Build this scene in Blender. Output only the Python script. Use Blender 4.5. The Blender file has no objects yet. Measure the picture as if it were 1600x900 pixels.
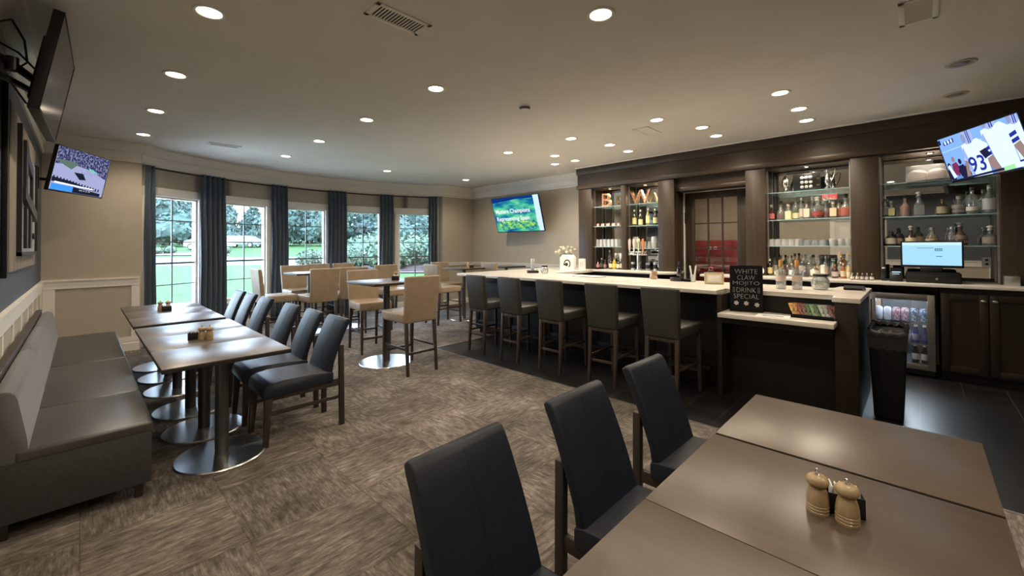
import bpy, bmesh, math, random
from mathutils import Vector, Matrix
random.seed(11)
S = bpy.context.scene
COL = S.collection
R = math.radians
PI = math.pi

# ------------------------------------------------------------------ camera
cam_data = bpy.data.cameras.new('camera')
cam = bpy.data.objects.new('camera', cam_data)
COL.objects.link(cam)
S.camera = cam
cam_data.sensor_fit = 'HORIZONTAL'
cam_data.sensor_width = 36.0
cam_data.lens = 652.56 * 36.0 / 1600.0
cam_data.shift_x = (800 - 786.83) / 1600.0
cam_data.shift_y = (375.46 - 450) / 1600.0
cam_data.clip_start = 0.02
cam_data.clip_end = 400
_yaw, _pit, _rol = R(45.273), R(0.7345), R(-0.3224)
_f = Vector((math.sin(_yaw) * math.cos(_pit), math.cos(_yaw) * math.cos(_pit), math.sin(_pit)))
_r0 = Vector((math.cos(_yaw), -math.sin(_yaw), 0))
_u0 = _r0.cross(_f)
_r = _r0 * math.cos(_rol) + _u0 * math.sin(_rol)
_u = -_r0 * math.sin(_rol) + _u0 * math.cos(_rol)
cam.matrix_world = Matrix(((_r.x, _u.x, -_f.x, 0), (_r.y, _u.y, -_f.y, 0), (_r.z, _u.z, -_f.z, 1.5), (0, 0, 0, 1)))

# ------------------------------------------------------------------ world, exposure
S.view_settings.view_transform = 'Standard'
S.view_settings.look = 'None'
S.view_settings.exposure = 2.02
S.view_settings.gamma = 1.0
S.view_settings.use_curve_mapping = False
S.cycles.use_denoising = True
S.cycles.max_bounces = 8
S.cycles.transparent_max_bounces = 24
S.cycles.sample_clamp_indirect = 4.0
SKY_STRENGTH = 5.0
CAN_POWER = 12.0
CAN_GLOW = 5.5
world = bpy.data.worlds.new('overcast_sky')
S.world = world
world.use_nodes = True
wn = world.node_tree.nodes
wn.clear()
_o = wn.new('ShaderNodeOutputWorld')
_b = wn.new('ShaderNodeBackground')
_g = wn.new('ShaderNodeTexCoord')
_s = wn.new('ShaderNodeSeparateXYZ')
_c = wn.new('ShaderNodeValToRGB')
_c.color_ramp.elements[0].position = 0.0
_c.color_ramp.elements[0].color = (0.66, 0.83, 1.0, 1)
_c.color_ramp.elements[1].position = 0.8
_c.color_ramp.elements[1].color = (0.45, 0.66, 1.0, 1)
world.node_tree.links.new(_g.outputs['Generated'], _s.inputs[0])
world.node_tree.links.new(_s.outputs['Z'], _c.inputs[0])
world.node_tree.links.new(_c.outputs[0], _b.inputs[0])
_b.inputs[1].default_value = SKY_STRENGTH
world.node_tree.links.new(_b.outputs[0], _o.inputs[0])
sun_d = bpy.data.lights.new('sun', 'SUN')
sun_d.energy = 1.5
sun_d.angle = R(12)
sun_d.color = (1.0, 0.96, 0.88)
sun = bpy.data.objects.new('sun', sun_d)
COL.objects.link(sun)
sun.rotation_euler = (R(38), R(12), R(60))

# ------------------------------------------------------------------ helpers
def tag(o, label=None, cat=None, group=None, kind=None):
    if label: o['label'] = label
    if cat: o['category'] = cat
    if group: o['group'] = group
    if kind: o['kind'] = kind
    return o

def thing(name, label, cat, loc=(0, 0, 0), rotz=0.0, group=None):
    o = bpy.data.objects.new(name, None)
    COL.objects.link(o)
    o.empty_display_size = 0.1
    o.location = loc
    o.rotation_euler = (0, 0, rotz)
    return tag(o, label, cat, group)

def obj(name, bm, mats, parent=None, smooth=35):
    me = bpy.data.meshes.new(name)
    bmesh.ops.recalc_face_normals(bm, faces=bm.faces[:])
    bm.to_mesh(me)
    bm.free()
    if not isinstance(mats, (list, tuple)): mats = [mats]
    for m in mats: me.materials.append(m)
    if smooth and len(me.polygons):
        me.polygons.foreach_set('use_smooth', [True] * len(me.polygons))
        me.set_sharp_from_angle(angle=R(smooth))
    o = bpy.data.objects.new(name, me)
    COL.objects.link(o)
    if parent is not None: o.parent = parent
    return o

def struct(name, bm, mats, smooth=35):
    return tag(obj(name, bm, mats, None, smooth), kind='structure')

def solo(name, bm, mats, label, cat, group=None, smooth=35):
    return tag(obj(name, bm, mats, None, smooth), label, cat, group)

def dup(o, parent=None, loc=None, rotz=None, label=None, group=None):
    c = o.copy()
    COL.objects.link(c)
    c.parent = parent
    if loc is not None: c.location = loc
    if rotz is not None: c.rotation_euler = (0, 0, rotz)
    if label: c['label'] = label
    if group: c['group'] = group
    for ch in list(o.children):
        dup(ch, c)
    return c

def new(): return bmesh.new()

def _mi(bm, n0, mi):
    if mi:
        bm.faces.ensure_lookup_table()
        for f in bm.faces[n0:]: f.material_index = mi

def merge(bm, t, mi=0):
    me = bpy.data.meshes.new('tmp')
    t.to_mesh(me); t.free()
    n0 = len(bm.faces)
    bm.from_mesh(me)
    bpy.data.meshes.remove(me)
    bm.faces.ensure_lookup_table()
    for f in bm.faces[n0:]: f.material_index = mi

def box(bm, x0, x1, y0, y1, z0, z1, bev=0.0, seg=2, mi=0, M=None):
    t = bmesh.new()
    bmesh.ops.create_cube(t, size=1.0)
    for v in t.verts:
        v.co = Vector((x0 + (v.co.x + .5) * (x1 - x0), y0 + (v.co.y + .5) * (y1 - y0), z0 + (v.co.z + .5) * (z1 - z0)))
    if bev > 0:
        bmesh.ops.bevel(t, geom=t.edges[:], offset=bev, segments=seg, profile=0.5, affect='EDGES', clamp_overlap=True)
    if M is not None: bmesh.ops.transform(t, matrix=M, verts=t.verts[:])
    merge(bm, t, mi)
    return bm

def hexa(bm, bot, top, bev=0.0, seg=2, mi=0):
    """solid from four bottom and four top corners"""
    t = bmesh.new()
    b = [t.verts.new(p) for p in bot]; u = [t.verts.new(p) for p in top]
    t.faces.new(b[::-1]); t.faces.new(u)
    for i in range(4):
        j = (i + 1) % 4
        t.faces.new((b[i], b[j], u[j], u[i]))
    if bev > 0:
        bmesh.ops.bevel(t, geom=t.edges[:], offset=bev, segments=seg, profile=0.5, affect='EDGES', clamp_overlap=True)
    merge(bm, t, mi)
    return bm

def post(bm, x0, y0, s0, x1, y1, s1, z0, z1, bev=0.004, mi=0, ry0=None, ry1=None):
    a = ry0 or s0; b = ry1 or s1
    return hexa(bm, [(x0 - s0, y0 - a, z0), (x0 + s0, y0 - a, z0), (x0 + s0, y0 + a, z0), (x0 - s0, y0 + a, z0)],
                [(x1 - s1, y1 - b, z1), (x1 + s1, y1 - b, z1), (x1 + s1, y1 + b, z1), (x1 - s1, y1 + b, z1)], bev, 2, mi)

def lathe(bm, prof, c=(0, 0, 0), seg=24, mi=0, M=None):
    t = bmesh.new()
    rings = []
    for r, z in prof:
        if r < 1e-5: rings.append([t.verts.new((c[0], c[1], c[2] + z))])
        else: rings.append([t.verts.new((c[0] + r * math.cos(2 * PI * k / seg), c[1] + r * math.sin(2 * PI * k / seg), c[2] + z)) for k in range(seg)])
    for a, b in zip(rings, rings[1:]):
        if len(a) == 1 and len(b) == 1: continue
        for k in range(seg):
            j = (k + 1) % seg
            if len(a) == 1: t.faces.new((a[0], b[j], b[k]))
            elif len(b) == 1: t.faces.new((a[k], a[j], b[0]))
            else: t.faces.new((a[k], a[j], b[j], b[k]))
    if M is not None: bmesh.ops.transform(t, matrix=M, verts=t.verts[:])
    merge(bm, t, mi)
    return bm

def cyl(bm, x, y, r, z0, z1, seg=24, mi=0):
    return lathe(bm, [(0, z0), (r, z0), (r, z1), (0, z1)], (x, y, 0), seg, mi)

def tube(bm, pts, r, seg=8, mi=0):
    pts = [Vector(p) for p in pts]
    t = bmesh.new()
    rings = []
    for i, p in enumerate(pts):
        d = (pts[min(i + 1, len(pts) - 1)] - pts[max(i - 1, 0)]).normalized()
        a = d.orthogonal().normalized() if i == 0 else (a - d * a.dot(d)).normalized()
        b = d.cross(a)
        rr = r[i] if isinstance(r, (list, tuple)) else r
        rings.append([t.verts.new(p + (a * math.cos(2 * PI * k / seg) + b * math.sin(2 * PI * k / seg)) * rr) for k in range(seg)])
    for a_, b_ in zip(rings, rings[1:]):
        for k in range(seg):
            j = (k + 1) % seg
            t.faces.new((a_[k], a_[j], b_[j], b_[k]))
    t.faces.new(rings[0][::-1]); t.faces.new(rings[-1])
    merge(bm, t, mi)
    return bm

def prism(bm, pts, z0, z1, mi=0, M=None, bev=0.0):
    """polygon in xy extruded along z (then transformed by M)"""
    t = bmesh.new()
    b = [t.verts.new((p[0], p[1], z0)) for p in pts]
    u = [t.verts.new((p[0], p[1], z1)) for p in pts]
    t.faces.new(b[::-1]); t.faces.new(u)
    n = len(pts)
    for i in range(n):
        j = (i + 1) % n
        t.faces.new((b[i], b[j], u[j], u[i]))
    if bev > 0:
        bmesh.ops.bevel(t, geom=t.edges[:], offset=bev, segments=2, profile=0.5, affect='EDGES', clamp_overlap=True)
    if M is not None: bmesh.ops.transform(t, matrix=M, verts=t.verts[:])
    merge(bm, t, mi)
    return bm

def sweep(bm, path, prof, side=1.0, mi=0):
    """profile (offset into the room, z) swept along a plan polyline; side=+1: the room lies right of the path"""
    P = [Vector((p[0], p[1])) for p in path]
    rings = []
    for i, p in enumerate(P):
        ns = []
        if i > 0: d = (p - P[i - 1]).normalized(); ns.append(Vector((d.y, -d.x)))
        if i < len(P) - 1: d = (P[i + 1] - p).normalized(); ns.append(Vector((d.y, -d.x)))
        n = ns[0] if len(ns) == 1 else (ns[0] + ns[1]) / (1 + ns[0].dot(ns[1]))
        rings.append([bm.verts.new((p.x + n.x * o * side, p.y + n.y * o * side, z)) for o, z in prof])
    m = len(prof)
    for a, b in zip(rings, rings[1:]):
        for k in range(m):
            j = (k + 1) % m
            f = bm.faces.new((a[k], a[j], b[j], b[k])); f.material_index = mi
    bm.faces.new(rings[0]); bm.faces.new(rings[-1][::-1])
    return bm

def text_bm(s, size, M=None, depth=0.001, align='CENTER', font_space=1.0, thin=0.0):
    cu = bpy.data.curves.new('t', 'FONT')
    cu.body = s; cu.size = size; cu.extrude = depth; cu.align_x = align; cu.align_y = 'CENTER'
    cu.space_character = font_space
    cu.resolution_u = 3
    cu.offset = -thin
    o = bpy.data.objects.new('t', cu)
    COL.objects.link(o)
    dg = bpy.context.evaluated_depsgraph_get()
    me = bpy.data.meshes.new_from_object(o.evaluated_get(dg))
    bm = bmesh.new(); bm.from_mesh(me)
    bpy.data.objects.remove(o); bpy.data.curves.remove(cu); bpy.data.meshes.remove(me)
    if M is not None: bmesh.ops.transform(bm, matrix=M, verts=bm.verts[:])
    return bm

def join(a, b, mi=0):
    merge(a, b, mi); return a

# ------------------------------------------------------------------ materials
def mat(name, col, rough=0.5, metal=0.0, spec=0.5, emit=None, es=0.0, coat=0.0, sheen=0.0):
    m = bpy.data.materials.new(name); m.use_nodes = True
    b = m.node_tree.nodes['Principled BSDF']
    b.inputs['Base Color'].default_value = (*col, 1)
    b.inputs['Roughness'].default_value = rough
    b.inputs['Metallic'].default_value = metal
    b.inputs['Specular IOR Level'].default_value = spec
    if coat: b.inputs['Coat Weight'].default_value = coat; b.inputs['Coat Roughness'].default_value = 0.12
    if sheen: b.inputs['Sheen Weight'].default_value = sheen
    if emit: b.inputs['Emission Color'].default_value = (*emit, 1); b.inputs['Emission Strength'].default_value = es
    return m

def ramp(nt, fac, stops):
    c = nt.nodes.new('ShaderNodeValToRGB')
    el = c.color_ramp.elements
    while len(el) > 1: el.remove(el[0])
    el[0].position = stops[0][0]; el[0].color = (*stops[0][1], 1)
    for p, k in stops[1:]:
        e = el.new(p); e.color = (*k, 1)
    nt.links.new(fac, c.inputs[0])
    return c.outputs[0]

def coords(nt, scale=(1, 1, 1), rot=(0, 0, 0), space='Object'):
    if space == 'World':
        g = nt.nodes.new('ShaderNodeNewGeometry'); src = g.outputs['Position']
    else:
        g = nt.nodes.new('ShaderNodeTexCoord'); src = g.outputs[space]
    mp = nt.nodes.new('ShaderNodeMapping')
    mp.inputs['Scale'].default_value = scale
    mp.inputs['Rotation'].default_value = rot
    nt.links.new(src, mp.inputs[0])
    return mp.outputs[0]

def noise(nt, vec, scale, detail=4, rough=0.55, dist=0.0):
    n = nt.nodes.new('ShaderNodeTexNoise')
    n.inputs['Scale'].default_value = scale; n.inputs['Detail'].default_value = detail
    n.inputs['Roughness'].default_value = rough; n.inputs['Distortion'].default_value = dist
    nt.links.new(vec, n.inputs['Vector'])
    return n.outputs['Fac']

def bump(nt, h, strength=0.2, dist=0.01):
    b = nt.nodes.new('ShaderNodeBump')
    b.inputs['Strength'].default_value = strength; b.inputs['Distance'].default_value = dist
    nt.links.new(h, b.inputs['Height'])
    nt.links.new(b.outputs[0], nt.nodes['Principled BSDF'].inputs['Normal'])

def noisy(name, stops, scale=(1, 1, 1), ns=8, rough=0.5, metal=0.0, spec=0.5, detail=5, space='Object', bmp=0.0, coat=0.0, sheen=0.0, dist=0.0):
    m = mat(name, (1, 1, 1), rough, metal, spec, coat=coat, sheen=sheen)
    nt = m.node_tree
    f = noise(nt, coords(nt, scale, space=space), ns, detail, 0.6, dist)
    nt.links.new(ramp(nt, f, stops), nt.nodes['Principled BSDF'].inputs['Base Color'])
    if bmp: bump(nt, f, bmp)
    return m

def mixn(nt, fac, a, b, mode='MIX'):
    x = nt.nodes.new('ShaderNodeMix'); x.data_type = 'RGBA'; x.blend_type = mode
    if isinstance(fac, float): x.inputs[0].default_value = fac
    else: nt.links.new(fac, x.inputs[0])
    for i, s in ((6, a), (7, b)):
        if isinstance(s, tuple): x.inputs[i].default_value = (*s, 1)
        else: nt.links.new(s, x.inputs[i])
    return x.outputs[2]

def pane_mat(name, tint=(1, 1, 1), refl=0.07, diff=None, dw=0.0, rough=0.02):
    """thin glass: mostly transparent with a fresnel reflection"""
    m = bpy.data.materials.new(name); m.use_nodes = True
    nt = m.node_tree; nt.nodes.clear()
    o = nt.nodes.new('ShaderNodeOutputMaterial')
    t = nt.nodes.new('ShaderNodeBsdfTransparent'); t.inputs[0].default_value = (*tint, 1)
    g = nt.nodes.new('ShaderNodeBsdfGlossy'); g.inputs['Roughness'].default_value = rough
    fr = nt.nodes.new('ShaderNodeLayerWeight'); fr.inputs[0].default_value = 0.25
    mul = nt.nodes.new('ShaderNodeMath'); mul.operation = 'MULTIPLY_ADD'
    mul.inputs[1].default_value = 0.5; mul.inputs[2].default_value = refl
    nt.links.new(fr.outputs['Fresnel'], mul.inputs[0])
    cl = nt.nodes.new('ShaderNodeClamp'); nt.links.new(mul.outputs[0], cl.inputs[0])
    mx = nt.nodes.new('ShaderNodeMixShader'); nt.links.new(cl.outputs[0], mx.inputs[0])
    base = t.outputs[0]
    if diff:
        d = nt.nodes.new('ShaderNodeBsdfDiffuse'); d.inputs[0].default_value = (*diff, 1)
        m2 = nt.nodes.new('ShaderNodeMixShader'); m2.inputs[0].default_value = dw
        nt.links.new(t.outputs[0], m2.inputs[1]); nt.links.new(d.outputs[0], m2.inputs[2]); base = m2.outputs[0]
    nt.links.new(base, mx.inputs[1]); nt.links.new(g.outputs[0], mx.inputs[2])
    nt.links.new(mx.outputs[0], o.inputs[0])
    return m

def glow(name, col, s):
    m = bpy.data.materials.new(name); m.use_nodes = True
    nt = m.node_tree; nt.nodes.clear()
    o = nt.nodes.new('ShaderNodeOutputMaterial'); e = nt.nodes.new('ShaderNodeEmission')
    e.inputs[0].default_value = (*col, 1); e.inputs[1].default_value = s
    nt.links.new(e.outputs[0], o.inputs[0])
    return m

def glow_noise(name, stops, scale, ns, s, detail=3, rot=(0, 0, 0)):
    m = glow(name, (1, 1, 1), s)
    nt = m.node_tree
    f = noise(nt, coords(nt, scale, rot), ns, detail)
    e = [n for n in nt.nodes if n.type == 'EMISSION'][0]
    nt.links.new(ramp(nt, f, stops), e.inputs[0])
    return m

M_ceil = noisy('ceiling_paint', [(0.3, (0.73, 0.70, 0.665)), (0.7, (0.77, 0.74, 0.705))], ns=3, rough=0.85, spec=0.2, space='World')
M_wall = noisy('greige_paint', [(0.3, (0.455, 0.405, 0.325)), (0.7, (0.485, 0.435, 0.35))], ns=6, rough=0.75, spec=0.25, space='World')
M_slate = noisy('slate_paint', [(0.3, (0.075, 0.088, 0.105)), (0.7, (0.09, 0.105, 0.122))], ns=6, rough=0.6, spec=0.3, space='World')
M_trim = mat('trim_paint', (0.80, 0.765, 0.70), 0.45, spec=0.4)
M_white = mat('white_plastic', (0.78, 0.77, 0.74), 0.4)
M_black = mat('black_plastic', (0.012, 0.012, 0.013), 0.38)
M_matte = mat('matte_black', (0.008, 0.008, 0.009), 0.75, spec=0.2)
M_dwood = noisy('dark_stained_wood', [(0.25, (0.026, 0.0155, 0.008)), (0.55, (0.040, 0.025, 0.0135)), (0.8, (0.056, 0.036, 0.020))], scale=(7, 7, 0.6), ns=4, rough=0.42, spec=0.45, space='World')
M_dwood_h = noisy('dark_stained_wood_rail', [(0.25, (0.032, 0.019, 0.010)), (0.55, (0.047, 0.029, 0.016)), (0.8, (0.064, 0.041, 0.023))], scale=(7, 0.5, 7), ns=4, rough=0.4, spec=0.45, space='World')
M_barwood = noisy('espresso_wood', [(0.3, (0.005, 0.0035, 0.0026)), (0.7, (0.009, 0.0065, 0.0046))], scale=(6, 6, 0.6), ns=4, rough=0.5, spec=0.35, space='World')
M_cabwood = noisy('cabinet_wood', [(0.3, (0.014, 0.009, 0.006)), (0.7, (0.024, 0.015, 0.010))], scale=(6, 6, 0.6), ns=4, rough=0.42, spec=0.4, space='World')
M_quartz = noisy('cream_quartz', [(0.3, (0.68, 0.63, 0.55)), (0.6, (0.76, 0.72, 0.64)), (0.8, (0.80, 0.77, 0.70))], ns=14, rough=0.22, spec=0.5, space='World')
M_vinyl = noisy('slate_blue_vinyl', [(0.3, (0.0095, 0.013, 0.022)), (0.7, (0.0135, 0.018, 0.030))], ns=30, rough=0.45, spec=0.35, bmp=0.04)
M_tan = noisy('tan_faux_leather', [(0.3, (0.31, 0.235, 0.155)), (0.7, (0.38, 0.295, 0.20))], ns=9, rough=0.5, spec=0.4, bmp=0.03)
M_olive = noisy('charcoal_faux_leather', [(0.3, (0.030, 0.0285, 0.024)), (0.7, (0.042, 0.040, 0.033))], ns=9, rough=0.5, spec=0.4)
M_leg = noisy('walnut_leg', [(0.3, (0.034, 0.022, 0.016)), (0.7, (0.056, 0.037, 0.026))], scale=(8, 8, 1), ns=6, rough=0.4)
M_legd = noisy('dark_leg', [(0.3, (0.026, 0.019, 0.016)), (0.7, (0.045, 0.034, 0.028))], scale=(8, 8, 1), ns=6, rough=0.4)
M_steel = noisy('brushed_steel', [(0.3, (0.62, 0.62, 0.62)), (0.7, (0.74, 0.74, 0.74))], scale=(1, 20, 1), ns=6, rough=0.30, metal=1.0)
M_chrome = mat('chrome', (0.80, 0.80, 0.80), 0.12, 1.0)
M_postm = mat('dark_metal_post', (0.10, 0.10, 0.105), 0.38, 0.7)
M_banq = noisy('charcoal_vinyl', [(0.3, (0.050, 0.0485, 0.048)), (0.7, (0.066, 0.064, 0.063))], ns=24, rough=0.34, spec=0.6, bmp=0.04)
M_banqb = noisy('grey_tweed', [(0.3, (0.105, 0.108, 0.112)), (0.7, (0.165, 0.169, 0.175))], ns=220, rough=0.85, spec=0.2, bmp=0.1, sheen=0.3)
M_banqs = noisy('dark_upholstery', [(0.3, (0.032, 0.033, 0.035)), (0.7, (0.050, 0.050, 0.052))], ns=60, rough=0.7)
M_curt = noisy('slate_blue_cloth', [(0.3, (0.060, 0.082, 0.112)), (0.7, (0.085, 0.114, 0.150))], scale=(1, 1, 0.2), ns=60, rough=0.8, spec=0.2, sheen=0.3)
M_bronze = mat('dark_bronze', (0.022, 0.020, 0.020), 0.4, 0.6)
M_mirror = mat('mirror_glass', (0.78, 0.80, 0.80), 0.015, 1.0)
M_pane = pane_mat('window_glass')
M_shelf = pane_mat('shelf_glass', (0.86, 0.95, 0.95), 0.10, (0.75, 0.88, 0.92), 0.16)
M_shedge = mat('glass_edge', (0.35, 0.55, 0.56), 0.15, spec=0.8)
M_clear = pane_mat('clear_glass', (0.93, 0.95, 0.96), 0.16, (0.9, 0.93, 0.95), 0.20)
M_screenoff = mat('dark_screen', (0.010, 0.011, 0.014), 0.16, spec=0.7)
M_cream = mat('cream_label', (0.72, 0.65, 0.48), 0.6)
M_paper = mat('paper', (0.80, 0.79, 0.76), 0.6)
M_grass = noisy('lawn', [(0.3, (0.026, 0.062, 0.017)), (0.7, (0.040, 0.086, 0.026))], ns=1.2, rough=0.9, spec=0.1, space='World', detail=8)
M_road = noisy('asphalt', [(0.3, (0.040, 0.046, 0.050)), (0.7, (0.050, 0.056, 0.060))], ns=2, rough=0.9, space='World')
M_conc = noisy('pale_concrete', [(0.3, (0.090, 0.090, 0.088)), (0.7, (0.11, 0.11, 0.105))], ns=1, rough=0.9, space='World')
M_mulch = noisy('red_mulch', [(0.3, (0.036, 0.018, 0.015)), (0.7, (0.066, 0.036, 0.031))], ns=6, rough=0.95, space='World')
M_leafd = noisy('pine_leaves', [(0.3, (0.026, 0.050, 0.040)), (0.7, (0.060, 0.100, 0.078))], ns=0.9, rough=0.8, space='World')
M_leafl = noisy('shrub_leaves', [(0.3, (0.022, 0.050, 0.024)), (0.7, (0.085, 0.130, 0.075))], ns=2.5, rough=0.7, space='World')
M_bark = mat('bark', (0.025, 0.02, 0.016), 0.9)

# carpet tiles with streaks turned a quarter from tile to tile
def carpet_mat():
    m = mat('carpet', (1, 1, 1), 0.95, spec=0.1)
    nt = m.node_tree
    def streak(sc, seed):
        v = coords(nt, sc, space='World')
        f1 = noise(nt, v, 5.0, 6, 0.72, 0.12)
        return f1
    a = streak((6.5, 1.8, 1), 0); b = streak((1.8, 6.5, 1), 1)
    ck = nt.nodes.new('ShaderNodeTexChecker'); ck.inputs['Scale'].default_value = 1.0
    ck.inputs[1].default_value = (0, 0, 0, 1); ck.inputs[2].default_value = (1, 1, 1, 1)
    nt.links.new(coords(nt, (1 / 0.61, 1 / 0.61, 0.001), space='World'), ck.inputs['Vector'])
    mx = nt.nodes.new('ShaderNodeMix'); mx.data_type = 'FLOAT'
    nt.links.new(ck.outputs['Color'], mx.inputs[0]); nt.links.new(a, mx.inputs[2]); nt.links.new(b, mx.inputs[3])
    big = noise(nt, coords(nt, (1, 1, 1), space='World'), 1.9, 3, 0.6)
    fine = noise(nt, coords(nt, (1, 1, 1), space='World'), 70, 2, 0.6)
    la = noise(nt, coords(nt, (110, 7, 1), space='World'), 1.0, 2, 0.6)
    lb = noise(nt, coords(nt, (7, 110, 1), space='World'), 1.0, 2, 0.6)
    ml_ = nt.nodes.new('ShaderNodeMix'); ml_.data_type = 'FLOAT'
    nt.links.new(ck.outputs['Color'], ml_.inputs[0]); nt.links.new(la, ml_.inputs[2]); nt.links.new(lb, ml_.inputs[3])
    def madd(x, k, y):
        q = nt.nodes.new('ShaderNodeMath'); q.operation = 'MULTIPLY_ADD'; q.inputs[1].default_value = k
        nt.links.new(x, q.inputs[0])
        if y is None: q.inputs[2].default_value = 0
        else: nt.links.new(y, q.inputs[2])
        return q
    s2 = madd(fine, .10, madd(ml_.outputs[0], .30, madd(big, .48, madd(mx.outputs[0], .72, None).outputs[0]).outputs[0]).outputs[0])
    col = ramp(nt, s2.outputs[0], [(0.64, (0.070, 0.060, 0.051)), (0.75, (0.118, 0.103, 0.089)), (0.86, (0.195, 0.173, 0.151)), (0.98, (0.34, 0.31, 0.275))])
    # lighter or darker tile by tile, and the thin seams
    br = nt.nodes.new('ShaderNodeTexBrick')
    br.offset = 0.0; br.inputs['Scale'].default_value = 1.0
    br.inputs['Brick Width'].default_value = 0.61; br.inputs['Row Height'].default_value = 0.61
    br.inputs['Mortar Size'].default_value = 0.004; br.inputs['Mortar Smooth'].default_value = 0.4
    br.inputs['Color1'].default_value = (0.86, 0.86, 0.86, 1); br.inputs['Color2'].default_value = (1.08, 1.06, 1.04, 1)
    br.inputs['Mortar'].default_value = (0.72, 0.70, 0.68, 1)
    nt.links.new(coords(nt, (1, 1, 1), space='World'), br.inputs['Vector'])
    nt.links.new(mixn(nt, 1.0, col, br.outputs['Color'], 'MULTIPLY'), nt.nodes['Principled BSDF'].inputs['Base Color'])
    bump(nt, s2.outputs[0], 0.35, 0.006)
    return m
M_carpet = carpet_mat()

def tile_mat():
    m = mat('dark_floor_tile', (1, 1, 1), 0.34, spec=0.5)
    nt = m.node_tree
    br = nt.nodes.new('ShaderNodeTexBrick')
    br.offset = 0.5; br.inputs['Scale'].default_value = 1.0
    br.inputs['Brick Width'].default_value = 0.62; br.inputs['Row Height'].default_value = 0.31
    br.inputs['Mortar Size'].default_value = 0.003
    br.inputs['Color1'].default_value = (0.008, 0.0077, 0.0077, 1); br.inputs['Color2'].default_value = (0.012, 0.0115, 0.0115, 1)
    br.inputs['Mortar'].default_value = (0.045, 0.043, 0.041, 1)
    mp = coords(nt, (1, 1, 1), space='World')
    nt.links.new(mp, br.inputs['Vector'])
    f = noise(nt, mp, 9, 5, 0.7)
    nt.links.new(mixn(nt, 1.0, br.outputs['Color'], ramp(nt, f, [(0.3, (0.75, 0.75, 0.75)), (0.7, (1.3, 1.28, 1.25))]), 'MULTIPLY'), nt.nodes['Principled BSDF'].inputs['Base Color'])
    return m
M_tile = tile_mat()

def top_mat():
    m = mat('walnut_laminate', (1, 1, 1), 0.34, spec=0.95)
    nt = m.node_tree
    v = coords(nt, (10, 1.0, 1), space='World')
    f = noise(nt, v, 2.2, 4, 0.5, 0.3)
    nt.links.new(ramp(nt, f, [(0.3, (0.092, 0.068, 0.050)), (0.7, (0.114, 0.085, 0.063))]), nt.nodes['Principled BSDF'].inputs['Base Color'])
    return m
M_top = top_mat()
M_edge = mat('black_edge_band', (0.02, 0.018, 0.017), 0.5)

# ------------------------------------------------------------------ room shell
H = 3.03
XL = -0.38            # left wall
YS = 8.19             # short wall left of the bay
XT = 7.42             # wall with the television, and the bar's back wall
YR = 8.50             # short wall right of the bay
YB = -3.4             # wall behind the photographer
BC, BR = (3.78, 3.96), 5.38
def arc(a, r=BR): return (BC[0] + r * math.sin(R(a)), BC[1] + r * math.cos(R(a)))
A0, A1 = -36.2, 29.2
XA0, XA1 = arc(A0)[0], arc(A1)[0]

bay = [arc(A0 + (A1 - A0) * i / 32) for i in range(33)]
outer = [(XL - .2, YB - .2), (XL - .2, YS + .2), (XA0, YS + .2)] + [arc(A0 + (A1 - A0) * i / 32, BR + .25) for i in range(33)] + [(XA1, YR + .25), (XT + .2, YR + .25), (XT + .2, YB - .2)]
b = new(); prism(b, outer, H, H + .12); struct('ceiling', b, M_ceil, 0)
# floor: carpet, with the dark tile area before and behind the bar let into it
TX, TY = 3.65, 5.05
carpet = [(XL - .2, YB - .2), (XL - .2, YS + .2), (XA0, YS + .2)] + [arc(A0 + (A1 - A0) * i / 32, BR + .2) for i in range(33)] + [(XA1, YR + .2), (XT + .2, YR + .2), (XT + .2, TY), (TX, TY), (TX, YB - .2)]
b = new(); prism(b, carpet, -.12, 0); struct('floor', b, M_carpet, 0)
b = new(); box(b, TX, 9.6, YB - .2, TY, -.12, 0); struct('floor_tile', b, M_tile, 0)
b = new(); box(b, TX - .012, TX + .006, YB, TY + .012, -.002, .006); box(b, TX - .012, XT, TY - .006, TY + .012, -.002, .006)
struct('trim_1', b, M_steel)

b = new(); box(b, XL - .2, XL, YB - .2, YS + .2, 0, 1.06); box(b, XL - .2, XL, 3.15, YS + .2, 1.06, H, mi=1); box(b, XL - .2, XL, .57, 3.15, 1.06, H); box(b, XL - .2, XL, YB - .2, .57, 1.06, H, mi=1)  # unseen stretch near the camera coloured slate to darken the bar mirror's reflection
struct('wall_left', b, [M_wall, M_slate], 0)
b = new(); box(b, XL - .2, XA0, YS, YS + .2, 0, H); struct('wall_far_left', b, M_wall, 0)
b = new(); box(b, XA1, XT + .2, YR, YR + .2, 0, H); struct('wall_far_right', b, M_wall, 0)
b = new(); box(b, XL - .2, 9.6, YB - .2, YB, 0, H); struct('wall_back', b, M_wall, 0)
# right wall: plain where the television hangs, with the door opening to the room behind the bar
b = new()
box(b, XT, XT + .2, 2.87, YR + .2, 0, H); box(b, XT, XT + .2, YB, 1.86, 0, H); box(b, XT, XT + .2, 1.86, 2.87, 2.41, H)
struct('wall_right', b, M_wall, 0)

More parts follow.
